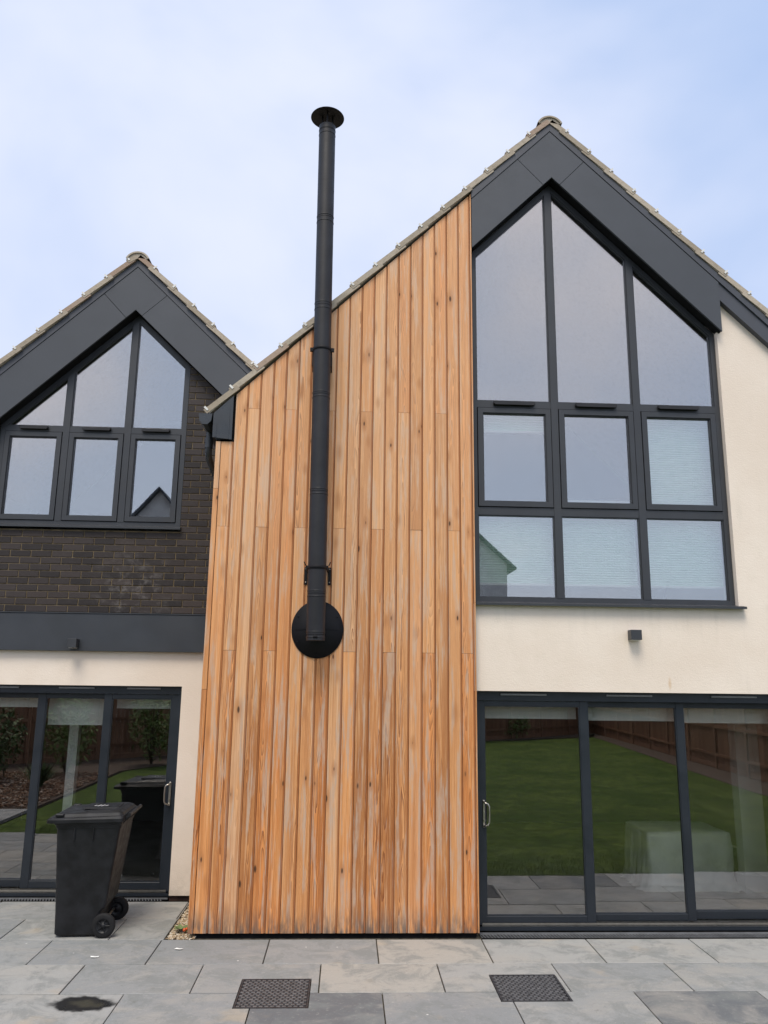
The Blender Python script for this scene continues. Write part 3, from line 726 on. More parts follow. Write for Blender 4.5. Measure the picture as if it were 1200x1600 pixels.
# --- rooms behind the glass
mb = MB()
mb.box(1.23, BX1-.26, .33, 5.5, -.02, .010, 0); mb.build('interior_floor', 'roomfloor', house); mb = MB(); mb.box(-4.95, -1.40, 1.45, 5.5, -.02, .010, 0)
mb.build('interior_floor', 'roomfloor', house)
mb = MB()
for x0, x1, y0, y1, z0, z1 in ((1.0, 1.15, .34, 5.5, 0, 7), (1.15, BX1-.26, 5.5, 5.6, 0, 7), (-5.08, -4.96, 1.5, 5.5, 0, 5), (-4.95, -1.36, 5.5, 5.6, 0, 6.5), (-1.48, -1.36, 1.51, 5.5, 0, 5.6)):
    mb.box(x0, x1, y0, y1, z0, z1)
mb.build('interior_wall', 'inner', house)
mb = MB()
mb.box(1.16, BX1-.27, .37, 5.49, 2.16, 2.90); mb.build('ceiling', 'ceil', house); mb = MB(); mb.box(-4.94, -1.50, 1.51, 5.49, 2.16, 3.80); mb.build('ceiling', 'ceil', house)
mb = MB()
mb.box(4.36, 4.62, 1.42, 1.58, .012, 2.15, bev=.003); mb.box(4.34, 4.64, 1.40, 1.60, .012, .19, bev=.005)
mb.build('interior_post', 'white', house)
for bx in ((4.95, 5.33, 1.45, 1.55, .012, 2.15), (-3.28, -3.17, 2.3, 2.4, .012, 2.15)): mb = MB(); mb.box(*bx, bev=.003); mb.build('interior_post', 'white', house)

# ================================================================== blinds (hang inside: things of their own)
def pleated(x0, x1, z0, z1, y, label, pitch=.012):
    b = empty('pleated_blind', label, 'blind', ((x0+x1)/2, y, z0), 'pleated blinds behind the large gable window')
    mbb = MB(); n = int((z1-z0)/pitch)//2*2; vs = []; cx = (x0+x1)/2
    for k in range(n+1):
        z = z1-(z1-z0)*k/n; yy = .0045*(1 if k % 2 else -1)
        vs += [(x0-cx, yy, z-z0), (x1-cx, yy, z-z0), (x0-cx, yy+.002, z-z0), (x1-cx, yy+.002, z-z0)]
    fs = []
    for k in range(n):
        a = 4*k; fs += [(a, a+1, a+5, a+4), (a+3, a+2, a+6, a+7)]
    mbb.add(vs, fs); mbb.build('fabric', 'blind', b)
    r = MB(); r.box(x0-cx, x1-cx, -.012, .014, -.020, .002); r.build('bottom_rail', 'white', b)
    r = MB(); r.box(x0-cx, x1-cx, -.014, .016, z1-z0-.002, z1-z0+.022); r.build('head_rail', 'white', b)
pleated(1.26, 2.06, 3.18, 3.84, .30, 'pale pleated blind behind the lower left pane of the large gable window')
pleated(2.14, 2.93, 3.18, 3.84, .30, 'pale pleated blind behind the lower middle pane of the large gable window')
pleated(3.01, 3.82, 3.18, 3.84, .30, 'pale pleated blind behind the lower right pane of the large gable window')
pleated(3.01, 3.82, 3.90, 4.97, .30, 'tall pale pleated blind behind the right opening casement of the large gable window')
pleated(1.30, 2.04, 4.78, 4.97, .30, 'short raised pale blind at the top of the left casement of the large gable window')
pleated(2.16, 2.90, 3.92, 4.03, .30, 'pale blind folded down at the foot of the middle casement of the large gable window')
def roller(x0, x1, z0, z1, y, label, group, folds=0):
    b = empty('roller_blind', label, 'blind', ((x0+x1)/2, y, z0), group); cx = (x0+x1)/2; n = 14; m_ = MB(); vs = []
    for k in range(n+1):
        t = k/n; z = (z1-z0)*t; yy = (-.02*abs(math.sin(t*math.pi*folds)) if folds else 0)
        vs += [(x0-cx, yy, z), (0, yy+.002, z-(.006 if folds else 0)), (x1-cx, yy, z), (x0-cx, yy+.004, z), (0, yy+.006, z), (x1-cx, yy+.004, z)]
    fs = []
    for k in range(n):
        a = 6*k; fs += [(a, a+1, a+7, a+6), (a+1, a+2, a+8, a+7), (a+4, a+3, a+9, a+10), (a+5, a+4, a+10, a+11)]
    m_.add(vs, fs, smooth=True); m_.build('fabric', 'white', b)
    r = MB(); r.box(x0-cx, x1-cx, -.008, .008, -.016, .0); r.build('bottom_rail', 'white', b)
gR = 'raised blinds behind the right sliding doors'; gL = 'raised blinds behind the left sliding doors'
roller(1.32, 2.26, 1.875, 2.10, .36, 'raised cream blind at the top of the right sliding door nearest the cedar boards', gR)
roller(2.34, 3.26, 1.862, 2.10, .40, 'raised cream blind at the top of the middle leaf of the right sliding doors', gR)
roller(3.34, 4.27, 1.845, 2.10, .46, 'raised cream blind at the top of the last leaf of the right sliding doors', gR)
roller(-3.27, -2.58, 1.70, 2.10, 1.56, 'half lowered folded cream blind in the middle leaf of the left sliding doors', gL, 1.5)
roller(-2.52, -1.86, 1.885, 2.10, 1.50, 'raised cream blind at the top of the left sliding door above the bin', gL)
roller(-4.02, -3.34, 1.885, 2.10, 1.58, 'raised cream blind at the top of the left sliding door at the picture edge', gL)

# --- furniture under a plastic dust sheet
def sheet_box(x0, x1, y0, y1, h, label, seed, bump_=0):
    b = empty('covered_furniture', label, 'covered furniture', ((x0+x1)/2, (y0+y1)/2, .012), 'furniture under dust sheets behind the glass')
    m_ = MB(); cx, cy = (x0+x1)/2, (y0+y1)/2; hx, hy = (x1-x0)/2, (y1-y0)/2; seg = 96; rings = []
    prof = [(.0, 1.0), (.5, 1.0), (.9, 1.0), (1.0, .975), (1.015, .9), (1.03, .7), (1.05, .45), (1.07, .2), (1.12, .04), (1.22, .004)]
    for r_, z_ in prof:
        rg = []
        for k in range(seg):
            t = 2*math.pi*k/seg; c, s_ = math.cos(t), math.sin(t); q = max(abs(c), abs(s_)); rr = (1/q)**.90
            fold = 1+(1-z_)*.055*noise.noise(Vector((t*7, seed, z_*1.5)))*2.2+(1-z_)*.02*math.sin(t*23+seed)
            zz = h*z_+(.015*noise.noise(Vector((c*r_*3, s_*r_*3, seed))) if z_ > .5 else 0)
            if bump_: zz += bump_*max(0, 1-((c*r_*rr-.55)**2+(s_*r_*rr-.2)**2)*5)*(z_ > .9)
            rg.append((c*r_*rr*hx*fold, s_*r_*rr*hy*fold, max(.002, zz)))
        rings.append(rg)
    vs = [p for rg in rings for p in rg]
    fs = [(i*seg+k, i*seg+(k+1) % seg, (i+1)*seg+(k+1) % seg, (i+1)*seg+k) for i in range(len(rings)-1) for k in range(seg)]
    m_.add(vs, fs, smooth=True); m_.build('dust_sheet', 'sheet', b)
    k_ = MB(); k_.box(-hx*.93, hx*.93, -hy*.93, hy*.93, .01, h*.94, bev=.03); k_.build('body', 'inner', b)
sheet_box(3.32, 4.28, 1.5, 2.2, .60, 'low box of furniture under a pale plastic dust sheet beside the white post', 3.3, .0)
sheet_box(-1.80, -1.52, 1.75, 2.3, .62, 'furniture under a clear crumpled dust sheet behind the leftmost door handle', 8.1)

# ================================================================== FLUE
flue = empty('stove_flue', 'tall black twin-wall stove flue with round rain cap on the cedar wall', 'flue', (-.295, -.2, 2.56))
fx = lambda z: -.295-.035*(z-2.56)/5.4-(-.0)      # it leans a touch to the left
FY = -.20; FRA = .086
def rel(p): return (p[0]+.295, p[1]+.2, p[2]-2.56)
levels = [2.56, 2.615, 2.99, 3.96, 4.93, 5.87, 6.84, 7.86, 7.93]
for a, b in zip(levels[:-1], levels[1:]):
    s = MB(); s.tube([rel((fx(z), FY, z)) for z in (a+.002, b-.002)], FRA, 40); s.build('flue_section', 'black', flue)
def band(z, r=.0885, hgt=.012):
    s = MB(); s.lathe([(FRA-.001, -hgt/2), (r, -hgt/2+.002), (r, hgt/2-.002), (FRA-.001, hgt/2)], rel((fx(z), FY, z)), 'Z', 40); s.build('joint_band', 'black', flue)
for z in (2.59, 2.64, 2.965, 3.015, 3.935, 3.985, 4.905, 4.955, 5.835, 5.90, 6.80, 6.865, 7.82, 7.875): band(z)
for z, wide in ((3.235, True), (5.41, False)):
    s = MB(); x = fx(z)
    s.lathe([(FRA-.001, -.018), (.0915, -.016), (.0915, .016), (FRA-.001, .018)], rel((x, FY, z)), 'Z', 40)
    s.build('wall_band', 'plate', flue)
    s = MB()
    for sg in (-1, 1):
        ex = x+sg*.112
        if wide:
            pts = [(x+sg*.088, FY-.006, z-.014), (x+sg*.118, FY-.006, z+.014)]
            c0 = rel((min(x+sg*.088, x+sg*.104), 0, z)); c1 = rel((max(x+sg*.088, x+sg*.104), 0, z))
            s.box(c0[0], c1[0], c0[1]+FY-.006, c0[1]-.004, c0[2]-.020, c0[2]+.020)
            xx = rel((x+sg*.113, 0, z)); s.box(xx[0]-.015, xx[0]+.015, xx[1]-.010, xx[1]-.004, xx[2]-.14, xx[2]+.03, bev=.002)
            s.tube([(xx[0]-.004*sg, xx[1]+FY, xx[2]+.02), (xx[0]+.010*sg, xx[1]+FY, xx[2]+.055)], .005, 8)
        else:
            c = rel((x+sg*.103, FY, z)); s.box(c[0]-.016, c[0]+.016, c[1]-.012, c[1]+.012, c[2]-.019, c[2]+.019, bev=.002)
            c = rel((x+sg*.092, 0, z)); s.box(c[0]-.006, c[0]+.006, c[1]+FY+.013, c[1]-.004, c[2]-.16, c[2]-.012)
    s.build('wall_bracket', 'plate', flue)
    if wide:
        for sg in (-1, 1):
            for dz in (.012, -.115):
                s = MB(); c = rel((x+sg*.113, -.012, z+dz)); s.lathe([(0, -.004), (.0055, -.003), (.0055, 0)], c, 'Y', 10); s.build('screw', 'steel', flue)
s = MB(); s.lathe([(.0, -.018), (.25, -.006), (.25, 0)], (0, 0, 0), 'Y', 64)
vv = [(x*.98+.295-.287, y+.2-.004, z*1.08+2.675-2.56) for x, y, z in s.v]; s.v = vv; s.box(.008-.21, .008+.21, .179, .1815, .113, .117); s.build('wall_plate', 'plate', flue)
for k in range(6):
    t = R(30+60*k); c_ = MB(); c_.lathe([(0, -.004), (.006, -.003), (.0065, 0)], (.008+.215*math.cos(t), .1865, .115+.235*math.sin(t)), 'Y', 10); c_.build('screw', 'plate', flue)
s = MB(); s.tube([rel((-.292, -.022, 2.675)), rel((-.294, -.15, 2.675))], .078, 32); s.build('wall_branch', 'plate', flue)
s = MB(); s.box(-.02, .02, -.092, -.084, .02, .05, bev=.004); s.tube([(-.02, -.09, .035), (.02, -.09, .035)], .008, 8); s.build('locking_clip', 'plate', flue)
zc_ = 8.035; s = MB(); s.lathe([(.0, .075), (.06, .060), (.172, .006), (.176, .0), (.172, -.004), (.06, .045), (.0, .058)], rel((fx(8), FY, zc_)), 'Z', 48); s.build('rain_cap', 'plate', flue)
for k in range(3):
    t = 2*math.pi*k/3+math.pi*1.5; s = MB(); p = rel((fx(8)+.062*math.cos(t), FY+.062*math.sin(t), 7.90)); q = (p[0], p[1], p[2]+.19); s.tube([p, q], .008, 8); s.build('cap_strut', 'black', flue)

# ================================================================== wall lights
def wall_light(x, y, z, wdt, hgt, dep, label):
    o = empty('wall_light', label, 'wall light', (x, y, z), 'cube wall lights')
    s = MB(); s.box(-wdt/2, wdt/2, -dep, -.004, 0, hgt, bev=.003); s.build('housing', 'frame', o)
    s = MB(); s.box(-wdt/2+.012, wdt/2-.012, -dep+.012, -.015, -.003, .001); s.build('lens', 'white', o)
    s = MB(); s.box(-wdt/2+.01, wdt/2-.01, -.004, 0, .01, hgt-.01); s.build('wall_mount', 'frame', o)
wall_light(2.765, .065, 2.62, .105, .095, .10, 'small grey cube light on the cream render under the large gable window')
wall_light(-2.915, 1.135, 2.505, .095, .095, .10, 'small grey cube light on the dark metal band above the left sliding doors')

# ================================================================== wheelie bin
bn = empty('wheelie_bin', 'black two-wheeled household bin with closed lid in front of the left sliding doors', 'bin', (-2.285, .255, 0))
bn.rotation_euler = (0, 0, R(3))
# local: front of the bin is -X, wheels and handle +X, width along Y
def loft(secs, seg_corner=4, rad=.03):
    """secs: (z, x0, x1, y0, y1)"""
    vs = []; n = 0
    for z, x0, x1, y0, y1 in secs:
        pts = []
        for cx, cy, a0 in ((x1-rad, y1-rad, 0), (x0+rad, y1-rad, 90), (x0+rad, y0+rad, 180), (x1-rad, y0+rad, 270)):
            for k in range(seg_corner+1):
                t = R(a0+90*k/seg_corner); pts.append((cx+rad*math.cos(t), cy+rad*math.sin(t), z))
        n = len(pts); vs += pts
    fs = [(i*n+k, i*n+(k+1) % n, (i+1)*n+(k+1) % n, (i+1)*n+k) for i in range(len(secs)-1) for k in range(n)]
    fs += [tuple(range(n-1, -1, -1)), tuple(range((len(secs)-1)*n, len(secs)*n))]
    return vs, fs
s = MB()
v_, f_ = loft([(.015, -.205, .14, -.235, .235), (.03, -.215, .15, -.245, .245), (.20, -.222, .17, -.250, .250), (.24, -.224, .205, -.252, .252), (.90, -.262, .288, -.285, .285)]); s.add(v_, f_, smooth=True)
v_, f_ = loft([(.900, -.268, .294, -.290, .290), (.925, -.272, .298, -.293, .293), (.935, -.285, .303, -.302, .302), (.962, -.288, .306, -.305, .305)]); s.add(v_, f_, smooth=True)
for x in (-.10, .06): s.box(x-.006, x+.006, -.296, -.275, .80, .90, bev=.003)
body = s.build('body', 'bin', bn)
body.data.polygons.foreach_set('use_smooth', [False]*len(body.data.polygons))
# lid: crowned, front lip projects
s = MB()
v_, f_ = loft([(.955, -.330, .310, -.318, .318), (.958, -.345, .318, -.325, .325), (.985, -.345, .320, -.325, .325), (.998, -.325, .312, -.305, .305), (1.000, -.300, .305, -.285, .285), (1.022, -.275, .290, -.262, .262), (1.030, -.10, .275, -.245, .245), (1.040, .0, .26, -.22, .22)], rad=.035)
v_ = [(x, y, z+(x-.30)*-.0+(.028*(x+.30) if z > .99 else .018*(x+.3))-.010) for x, y, z in v_]
s.add(v_, f_)
s.box(-.375, -.335, -.11, .11, .945, .965, bev=.004)
for y in (-.27, .27): s.box(-.275, -.205, y-.03, y+.03, .998, 1.022, bev=.006)
s.box(-.08, .22, -.15, .15, 1.036, 1.050, bev=.004)
s.build('lid', 'bin', bn)
# white mark on the lid: four slanting bars crossed by a short foot
s = MB()
for k in range(4):
    x = -.01+k*.032; h_ = (.045, .075, .075, .045)[k]
    vs = [(x, -.05-h_/2+.03, 1.0512), (x+.010, -.05-h_/2+.03, 1.0512), (x+.026, -.05+h_/2+.03, 1.0512), (x+.016, -.05+h_/2+.03, 1.0512)]; vs += [(a, b, c+.0015) for a, b, c in vs]
    s.add(vs, [(4, 5, 6, 7), (0, 1, 5, 4), (1, 2, 6, 5), (2, 3, 7, 6), (3, 0, 4, 7)])
s.build('lid_emblem', 'paint', bn)
s = MB(); s.tube([(.350, -.25, 1.005), (.350, .25, 1.005)], .017, 14)
for y in (-.235, .235, -.08, .08): s.tube([(.288, y, .935), (.335, y, .985), (.350, y, 1.005)], [.016, .014, .014], 8)
s.build('handle', 'bin', bn)
s = MB(); s.tube([(.175, -.27, .10), (.175, .27, .10)], .012, 10)
s.build('axle', 'steel', bn)
for sg in (-1, 1):
    s = MB(); c = (.205, sg*.262, .10)
    s.lathe([(.062, -.024), (.086, -.024), (.096, -.018), (.100, -.008), (.100, .008), (.096, .018), (.086, .024), (.062, .024)], c, 'Y', 40); tyre_parent = s
    wh = MB(); wh.lathe([(.0, -.022), (.018, -.022), (.020, -.012), (.052, -.010), (.056, -.022), (.063, -.022), (.063, .022), (.056, .022), (.052, .010), (.020, .012), (.018, .022), (.0, .022)], c, 'Y', 36)
    for k in range(5):
        t = 2*math.pi*k/5; a = Vector((math.cos(t), 0, math.sin(t)))
        wh.tube([Vector(c)+a*.015+Vector((0, sg*.016, 0)), Vector(c)+a*.056+Vector((0, sg*.016, 0))], .006, 6)
    wo = wh.build('wheel', 'bin', bn); s.build('tyre', 'rubber', wo)

# ================================================================== GROUND
s = MB(); s.box(-60, 60, -70, 60, -.30, -.085); structure(s.build('ground', 'soil'))
PY = [1.125, .545, -.045, -.635, -1.222, -1.81]
s = MB(); G = .005
covers = [(-.735, -.222, -1.485, -.955), (1.148, 1.655, -1.395, -.888)]
def slab(x0, x1, y0, y1, tone):
    rects = [(x0, x1, y0, y1)]
    for cx0, cx1, cy0, cy1 in covers:
        out = []
        for (a, b, c, d) in rects:
            if b <= cx0 or a >= cx1 or d <= cy0 or c >= cy1: out.append((a, b, c, d)); continue
            if a < cx0-.02: out.append((a, cx0-.006, c, d))
            if b > cx1+.02: out.append((cx1+.006, b, c, d))
            aa, bb = max(a, cx0-.006), min(b, cx1+.006)
            if c < cy0-.02: out.append((aa, bb, c, cy0-.006))
            if d > cy1+.02: out.append((aa, bb, cy1+.006, d))
        rects = out
    for a, b, c, d in rects:
        if b-a < .01 or d-c < .01: continue
        e = random.uniform(-.0012, .0012); e0 = .0005
        s.box(a, b, c, d, -.06, e0 if len(rects) > 1 else e, bev=0 if len(rects) > 1 else .003, tone=tone)
special = {(3, 3): (.2, .95, .3), (4, 1): (.5, .93, .2)}
for r_ in range(5):
    ph = .305 if r_ % 2 == 0 else -.157
    ya, yb = PY[r_+1]+G, PY[r_]-G
    k = -9
    while True:
        x0 = ph+k*.925+G; x1 = x0+.925-2*G
        if x0 > 8.3: break
        if x1 > -6.2:
            tone = T3(); tone = (tone[0], min(tone[1], .80), tone[2] if r_ > 1 else tone[2]*.7)
            if r_ == 4 and (abs(x0-(-.62)) < .06 or abs(x0-2.155) < .06): tone = (.5, .95, .4)
            a, b = x0, x1
            if r_ < 2:                     # rows beside the cladding wall stop at the gravel strip
                edge = -1.72+(.0 if r_ else .20)
                if r_ == 1: edge = -1.62
                edge = -1.53 if r_ == 0 else -1.535
                if a > edge: k += 1; continue
                b = min(b, edge)
            slab(a, b, ya, yb, tone)
        k += 1
pv = structure(s.build('patio', 'slab'))
s = MB(); s.box(-6.3, 8.3, -1.80, 1.13, -.08, -.014); s.box(-6.3, -1.53, -.03, 1.125, -.0135, -.012)
structure(s.build('patio_bedding', 'joint'))
# gravel strip
s = MB(); s.box(-1.50, -1.29, -.035, 1.20, -.013, -.010); structure(s.build('gravel_base', 'soil'))
s = MB()
def pebble(s, x, y, z, r_, tone, seg=6):
    vs = []; ang = random.uniform(0, 3); sx = random.uniform(.8, 1.5)
    for j, (rr, hh) in enumerate(((.6, -.5), (1, 0), (.65, .5))):
        for k in range(seg):
            t = ang+2*math.pi*k/seg; q = r_*rr*random.uniform(.85, 1.15); vs.append((x+q*math.cos(t)*sx, y+q*math.sin(t), z+hh*r_*.7))
    vs.append((x, y, z+r_*.55)); fs = [(j*seg+k, j*seg+(k+1) % seg, (j+1)*seg+(k+1) % seg, (j+1)*seg+k) for j in range(2) for k in range(seg)]+[(2*seg+k, 2*seg+(k+1) % seg, 3*seg) for k in range(seg)]
    s.add(vs, fs, tone=tone)
for k in range(2600):
    x = random.uniform(-1.515, -1.27); y = random.uniform(-.03, 1.19)
    pebble(s, x, y, random.uniform(-.012, .004), random.uniform(.005, .011), T3())
tag(s.build('gravel', 'pebble', fix=False), 'mixed tan pebbles filling the strip beside the cedar wall', 'gravel', kind='stuff')
# small weed with red flower
wd = empty('weed', 'small green leafy weed with a red bloom against the foot of the cedar wall', 'plant', (-1.43, .18, .005))
s = MB()
def leaf(s, p, d, n_, ln, wd_, tone, seg=4):
    d = d.normalized(); sd2 = d.cross(n_).normalized(); vs = []
    for k in range(seg+1):
        t = k/seg; ww = wd_*math.sin(math.pi*(.08+.9*t))**.8; c = Vector(p)+d*ln*t-n_*(.25*ln*t*t)
        vs += [c-sd2*ww, c+n_*ww*-.15, c+sd2*ww]
    fs = []
    for k in range(seg): a = 3*k; fs += [(a, a+1, a+4, a+3), (a+1, a+2, a+5, a+4)]
    s.add(vs, fs, tone=tone)
for k in range(11):
    t = 2*math.pi*k/11+.3; leaf(s, (0, 0, .015), Vector((math.cos(t), math.sin(t), random.uniform(.2, .7))), Vector((0, 0, 1)), random.uniform(.07, .12), random.uniform(.014, .024), T3())
s.build('leaf', 'weed', wd, fix=False)
s = MB(); s.lathe([(0, .03), (.010, .026), (.015, .016), (.012, .004), (0, 0)], (.045, -.085, .018), 'Z', 12); s.lathe([(0, .03), (.008, .02), (.010, .01), (0, 0)], (.06, -.065, .02), 'Z', 10); s.build('flower', 'berry', wd)
# paper scraps
scrap = []
for (x, y, lb) in ((-2.005+.02, -.48, 'torn white scrap of paper on the patio in front of the bin'), (-1.35, -.30, 'thin white scrap of paper on the slab before the cedar wall corner')):
    s = MB(); n_ = 9; vs = [(0, 0, .004)]+[((.022+.014*random.random())*math.cos(2*math.pi*k/n_)*1.3, (.014+.016*random.random())*math.sin(2*math.pi*k/n_), .003+.007*random.random()) for k in range(n_)]
    s.add(vs, [(0, 1+k, 1+(k+1) % n_) for k in range(n_)]); s.add([(a, b, c-.0015) for a, b, c in vs], [(0, 1+(k+1) % n_, 1+k) for k in range(n_)])
    o = s.build('paper_scrap', 'white', fix=False); o.location = (x, y, .001); tag(o, lb, 'litter', 'paper scraps on the patio')
# inspection covers
for (x0, x1, y0, y1), lb in zip(covers, ('dark chequered inspection cover in the patio in front of the cedar wall', 'dark chequered inspection cover in the patio in front of the right sliding doors')):
    cx, cy = (x0+x1)/2, (y0+y1)/2; o = empty('inspection_cover', lb, 'drain cover', (cx, cy, 0), 'inspection covers in the patio'); hx, hy = (x1-x0)/2, (y1-y0)/2
    s = MB(); q = [(-hx, -hy), (hx, -hy), (hx, hy), (-hx, hy)]; qi = inset(q, .012); s.ring(q, qi, 0, .05)
    s.v = [(x, z, -y+.002) for x, y, z in s.v]; s.build('frame', 'iron', o)
    s = MB(); hx -= .015; hy -= .015; s.box(-hx, hx, -hy, hy, -.05, -.003)
    nx, ny = 12, 16; dx, dy = 2*hx/nx, 2*hy/ny
    for i in range(nx):
        for j in range(ny):
            px = -hx+(i+.5)*dx; py = -hy+(j+.5)*dy
            px += (dx*.25 if j % 2 else -dx*.25)*.9
            s.box(max(-hx, px-dx*.34), min(hx, px+dx*.34), py-dy*.30, py+dy*.30, -.0031, .0020, 1, bev=.001)
    for sx in (-1, 1):
        for sy in (-1, 1): s.lathe([(0, .003), (.007, .003), (.007, -.002)], (sx*(hx-.03), sy*(hy-.03), 0), 'Z', 10, 0)
    s.build('lid', ['iron', 'pad'], o)
# drainage channels
for x0, x1, y0, y1, lb in ((1.235, 8.2, -.030, .135, 'slotted drainage channel along the foot of the right sliding doors'), (-6.1, -1.78, 1.135, 1.262, 'slotted drainage channel along the foot of the left sliding doors')):
    o = empty('drainage_channel', lb, 'drain', (x0, y0, 0), 'slotted drainage channels at the door thresholds'); W_ = x1-x0; D_ = y1-y0
    s = MB(); s.box(0, W_, 0, D_, -.055, -.050); s.box(0, W_, 0, .008, -.05, .001); s.box(0, W_, D_-.008, D_, -.05, .001); s.build('trough', 'dark', o)
    s = MB(); s.box(0, W_, D_*.62, D_-.009, -.006, .003)
    k = 0; x = .004
    while x < W_-.03:
        vs = [(x, .009, -.006), (x+.012, .009, -.006), (x+.012-.020, D_*.618, -.006), (x-.020, D_*.618, -.006)]; vs = [(max(0, a), b, c) for a, b, c in vs]; vs += [(a, b, .002) for a, b, c in vs]
        s.add(vs, [(4, 5, 6, 7), (0, 1, 5, 4), (1, 2, 6, 5), (2, 3, 7, 6), (3, 0, 4, 7)]); x += .030
    s.build('grating', 'grate', o)

# ================================================================== GARDEN behind the viewer (seen in the glass)
lawn_poly = [(-5.3, -1.82), (30, -1.82), (30, -8), (8.2, -8), (9.6, -24), (4.9, -21.2), (-4.4, -11.1), (-5.3, -9.5)]
lawn_poly = [(-5.2, -1.825), (8.3, -1.825), (8.5, -8.6), (9.9, -24.1), (4.9, -21.2), (-4.4, -11.1), (-5.2, -9.5)]
s = MB(); s.add([(x, y, -.03) for x, y in lawn_poly]+[(x, y, -.08) for x, y in lawn_poly], [tuple(range(7))]+[(i, (i+1) % 7, 7+(i+1) % 7, 7+i) for i in range(7)])
structure(s.build('lawn', 'grass'))
s = MB()
def blade(x, y, h):
    t = random.uniform(0, 6.28); a = Vector((math.cos(t), math.sin(t), 0)); l = Vector((random.uniform(-.5, .5), random.uniform(-.5, .5), 1)).normalized(); p = Vector((x, y, -.03)); w_ = .0022
    s.add([p-a*w_, p+a*w_, p+l*h*.6+a*w_*.7, p+l*h*.6-a*w_*.7, p+l*h+Vector((l.x*h*.4, l.y*h*.4, -.1*h))], [(0, 1, 2, 3), (3, 2, 4)], tone=T3())
for k in range(14000):
    y = -1.83-abs(random.gauss(0, .55)); x = random.uniform(-4.5, 5.5); blade(x, y, random.uniform(.025, .055))
for k in range(3500):
    blade(random.uniform(1.9, 5.2), -1.81-abs(random.gauss(0, .03)), random.uniform(.025, .06))
tag(s.build('grass', 'blade', fix=False), 'short green grass blades along the edge of the lawn', 'grass', kind='stuff')
# planting bed of bark chips
s = MB(); bed = [(-9.5, -3.9), (-5.3, -3.9), (-5.3, -9.5), (-4.45, -11.1), (4.85, -21.3), (9.6, -24.2), (10.6, -26.2), (-9.5, -9.5)]
s.add([(x, y, -.02) for x, y in bed]+[(x, y, -.08) for x, y in bed], [tuple(range(8))]+[(i, (i+1) % 8, 8+(i+1) % 8, 8+i) for i in range(8)])
b2 = [(8.4, -1), (8.5, -8.6), (9.9, -24.1), (10.6, -26), (8.95, -1)]
s.add([(x, y, -.02) for x, y in b2]+[(x, y, -.08) for x, y in b2], [(0, 1, 2, 3, 4)]+[(i, (i+1) % 5, 5+(i+1) % 5, 5+i) for i in range(5)])
structure(s.build('planting_bed', 'bark2'))
s = MB()
for k in range(5000):
    x = random.uniform(-9, -5.35); y = random.uniform(-8.8, -4.0); pebble(s, x, y, random.uniform(-.01, .03), random.uniform(.015, .035), T3(), 4)
tag(s.build('bark_chips', 'bark', fix=False), 'brown bark chips on the bed beside the left end of the lawn', 'bark chips', kind='stuff')
s = MB(); s.box(-9.6, -5.3, -3.88, -1.83, -.06, -.01); structure(s.build('path', 'slab'))

def fence(p0, p1, label, hgt=1.8, vertical=True):
    p0, p1 = Vector((*p0, 0)), Vector((*p1, 0)); d = (p1-p0); ln = d.length; d.normalize(); o = empty('garden_fence', label, 'fence', tuple(p0), 'timber fences round the garden')
    o.rotation_euler = (0, 0, math.atan2(d.y, d.x)); n = max(1, round(ln/1.83)); st = ln/n
    for k in range(n):
        s = MB(); x = k*st+.05
        while x < (k+1)*st-.05:
            s.box(x, min(x+.105, (k+1)*st-.05), random.uniform(-.012, -.004), .012, .12, hgt, tone=T3()); x += .118
        s.build('fence_panel', 'fence', o)
        s = MB()
        for z in (.3, 1.0, hgt-.12): s.box(k*st+.05, (k+1)*st-.05, .013, .05, z, z+.07, tone=T3())
        s.box(k*st+.05, (k+1)*st-.05, -.015, .02, -.02, .115, tone=(.8, .1, .1)); s.build('rail', 'fence', o)
    for k in range(n+1):
        s = MB(); s.box(k*st-.05, k*st+.05, -.05, .05, -.05, hgt+.05, bev=.004, tone=(.9, .3, .3)); s.build('fence_post', 'fence', o)
fence((-9.5, -9.5), (10.6, -26.3), 'long brown boarded fence running slantwise along the back of the garden')
fence((10.6, -26.3), (8.95, 2.0), 'brown boarded fence down the right side of the garden')
fence((-9.6, 2.5), (-9.5, -9.5), 'brown boarded fence down the left side of the garden', 2.6)

def shrub(name, x, y, h, r_, mat, label, n=900, grassy=False, cat='shrub'):
    o = empty(name, label, cat, (x, y, 0), 'shrubs in the planting bed'); s = MB()
    for k in range(5):
        t = random.uniform(0, 6.28); s.tube([(0, 0, 0), (r_*.3*math.cos(t), r_*.3*math.sin(t), h*.4), (r_*.6*math.cos(t), r_*.6*math.sin(t), h*.8)], [.03, .02, .008], 6)
    s.build('stem', 'bark2', o); s = MB()
    for k in range(n):
        if grassy:
            t = random.uniform(0, 6.28); leaf(s, (random.gauss(0, .05), random.gauss(0, .05), .02), Vector((math.cos(t), math.sin(t), random.uniform(.8, 3))), Vector((0, 0, 1)), h*random.uniform(.7, 1.15), .012, T3(), 5)
        else:
            while True:
                v = Vector((random.uniform(-1, 1), random.uniform(-1, 1), random.uniform(-1, 1)))
                if v.length < 1 and noise.noise(v*2.3+Vector((x, y, 0))) > -.22: break
            p = Vector((v.x*r_, v.y*r_, h*.55+v.z*h*.5)); leaf(s, p, Vector((random.gauss(0, 1), random.gauss(0, 1), random.gauss(.3, .8))), Vector((random.gauss(0, .4), random.gauss(0, .4), 1)).normalized(), random.uniform(.09, .16), .028, T3(), 2)
    s.build('foliage', mat, o, fix=False)
shrub('shrub', -7.6, -7.4, 1.5, .75, 'leafd', 'dark rounded leafy shrub at the left corner of the planting bed', 1200)
shrub('shrub', -6.3, -8.6, 1.7, .6, 'leafg', 'bright green upright shrub in the planting bed near the left fence', 1000)
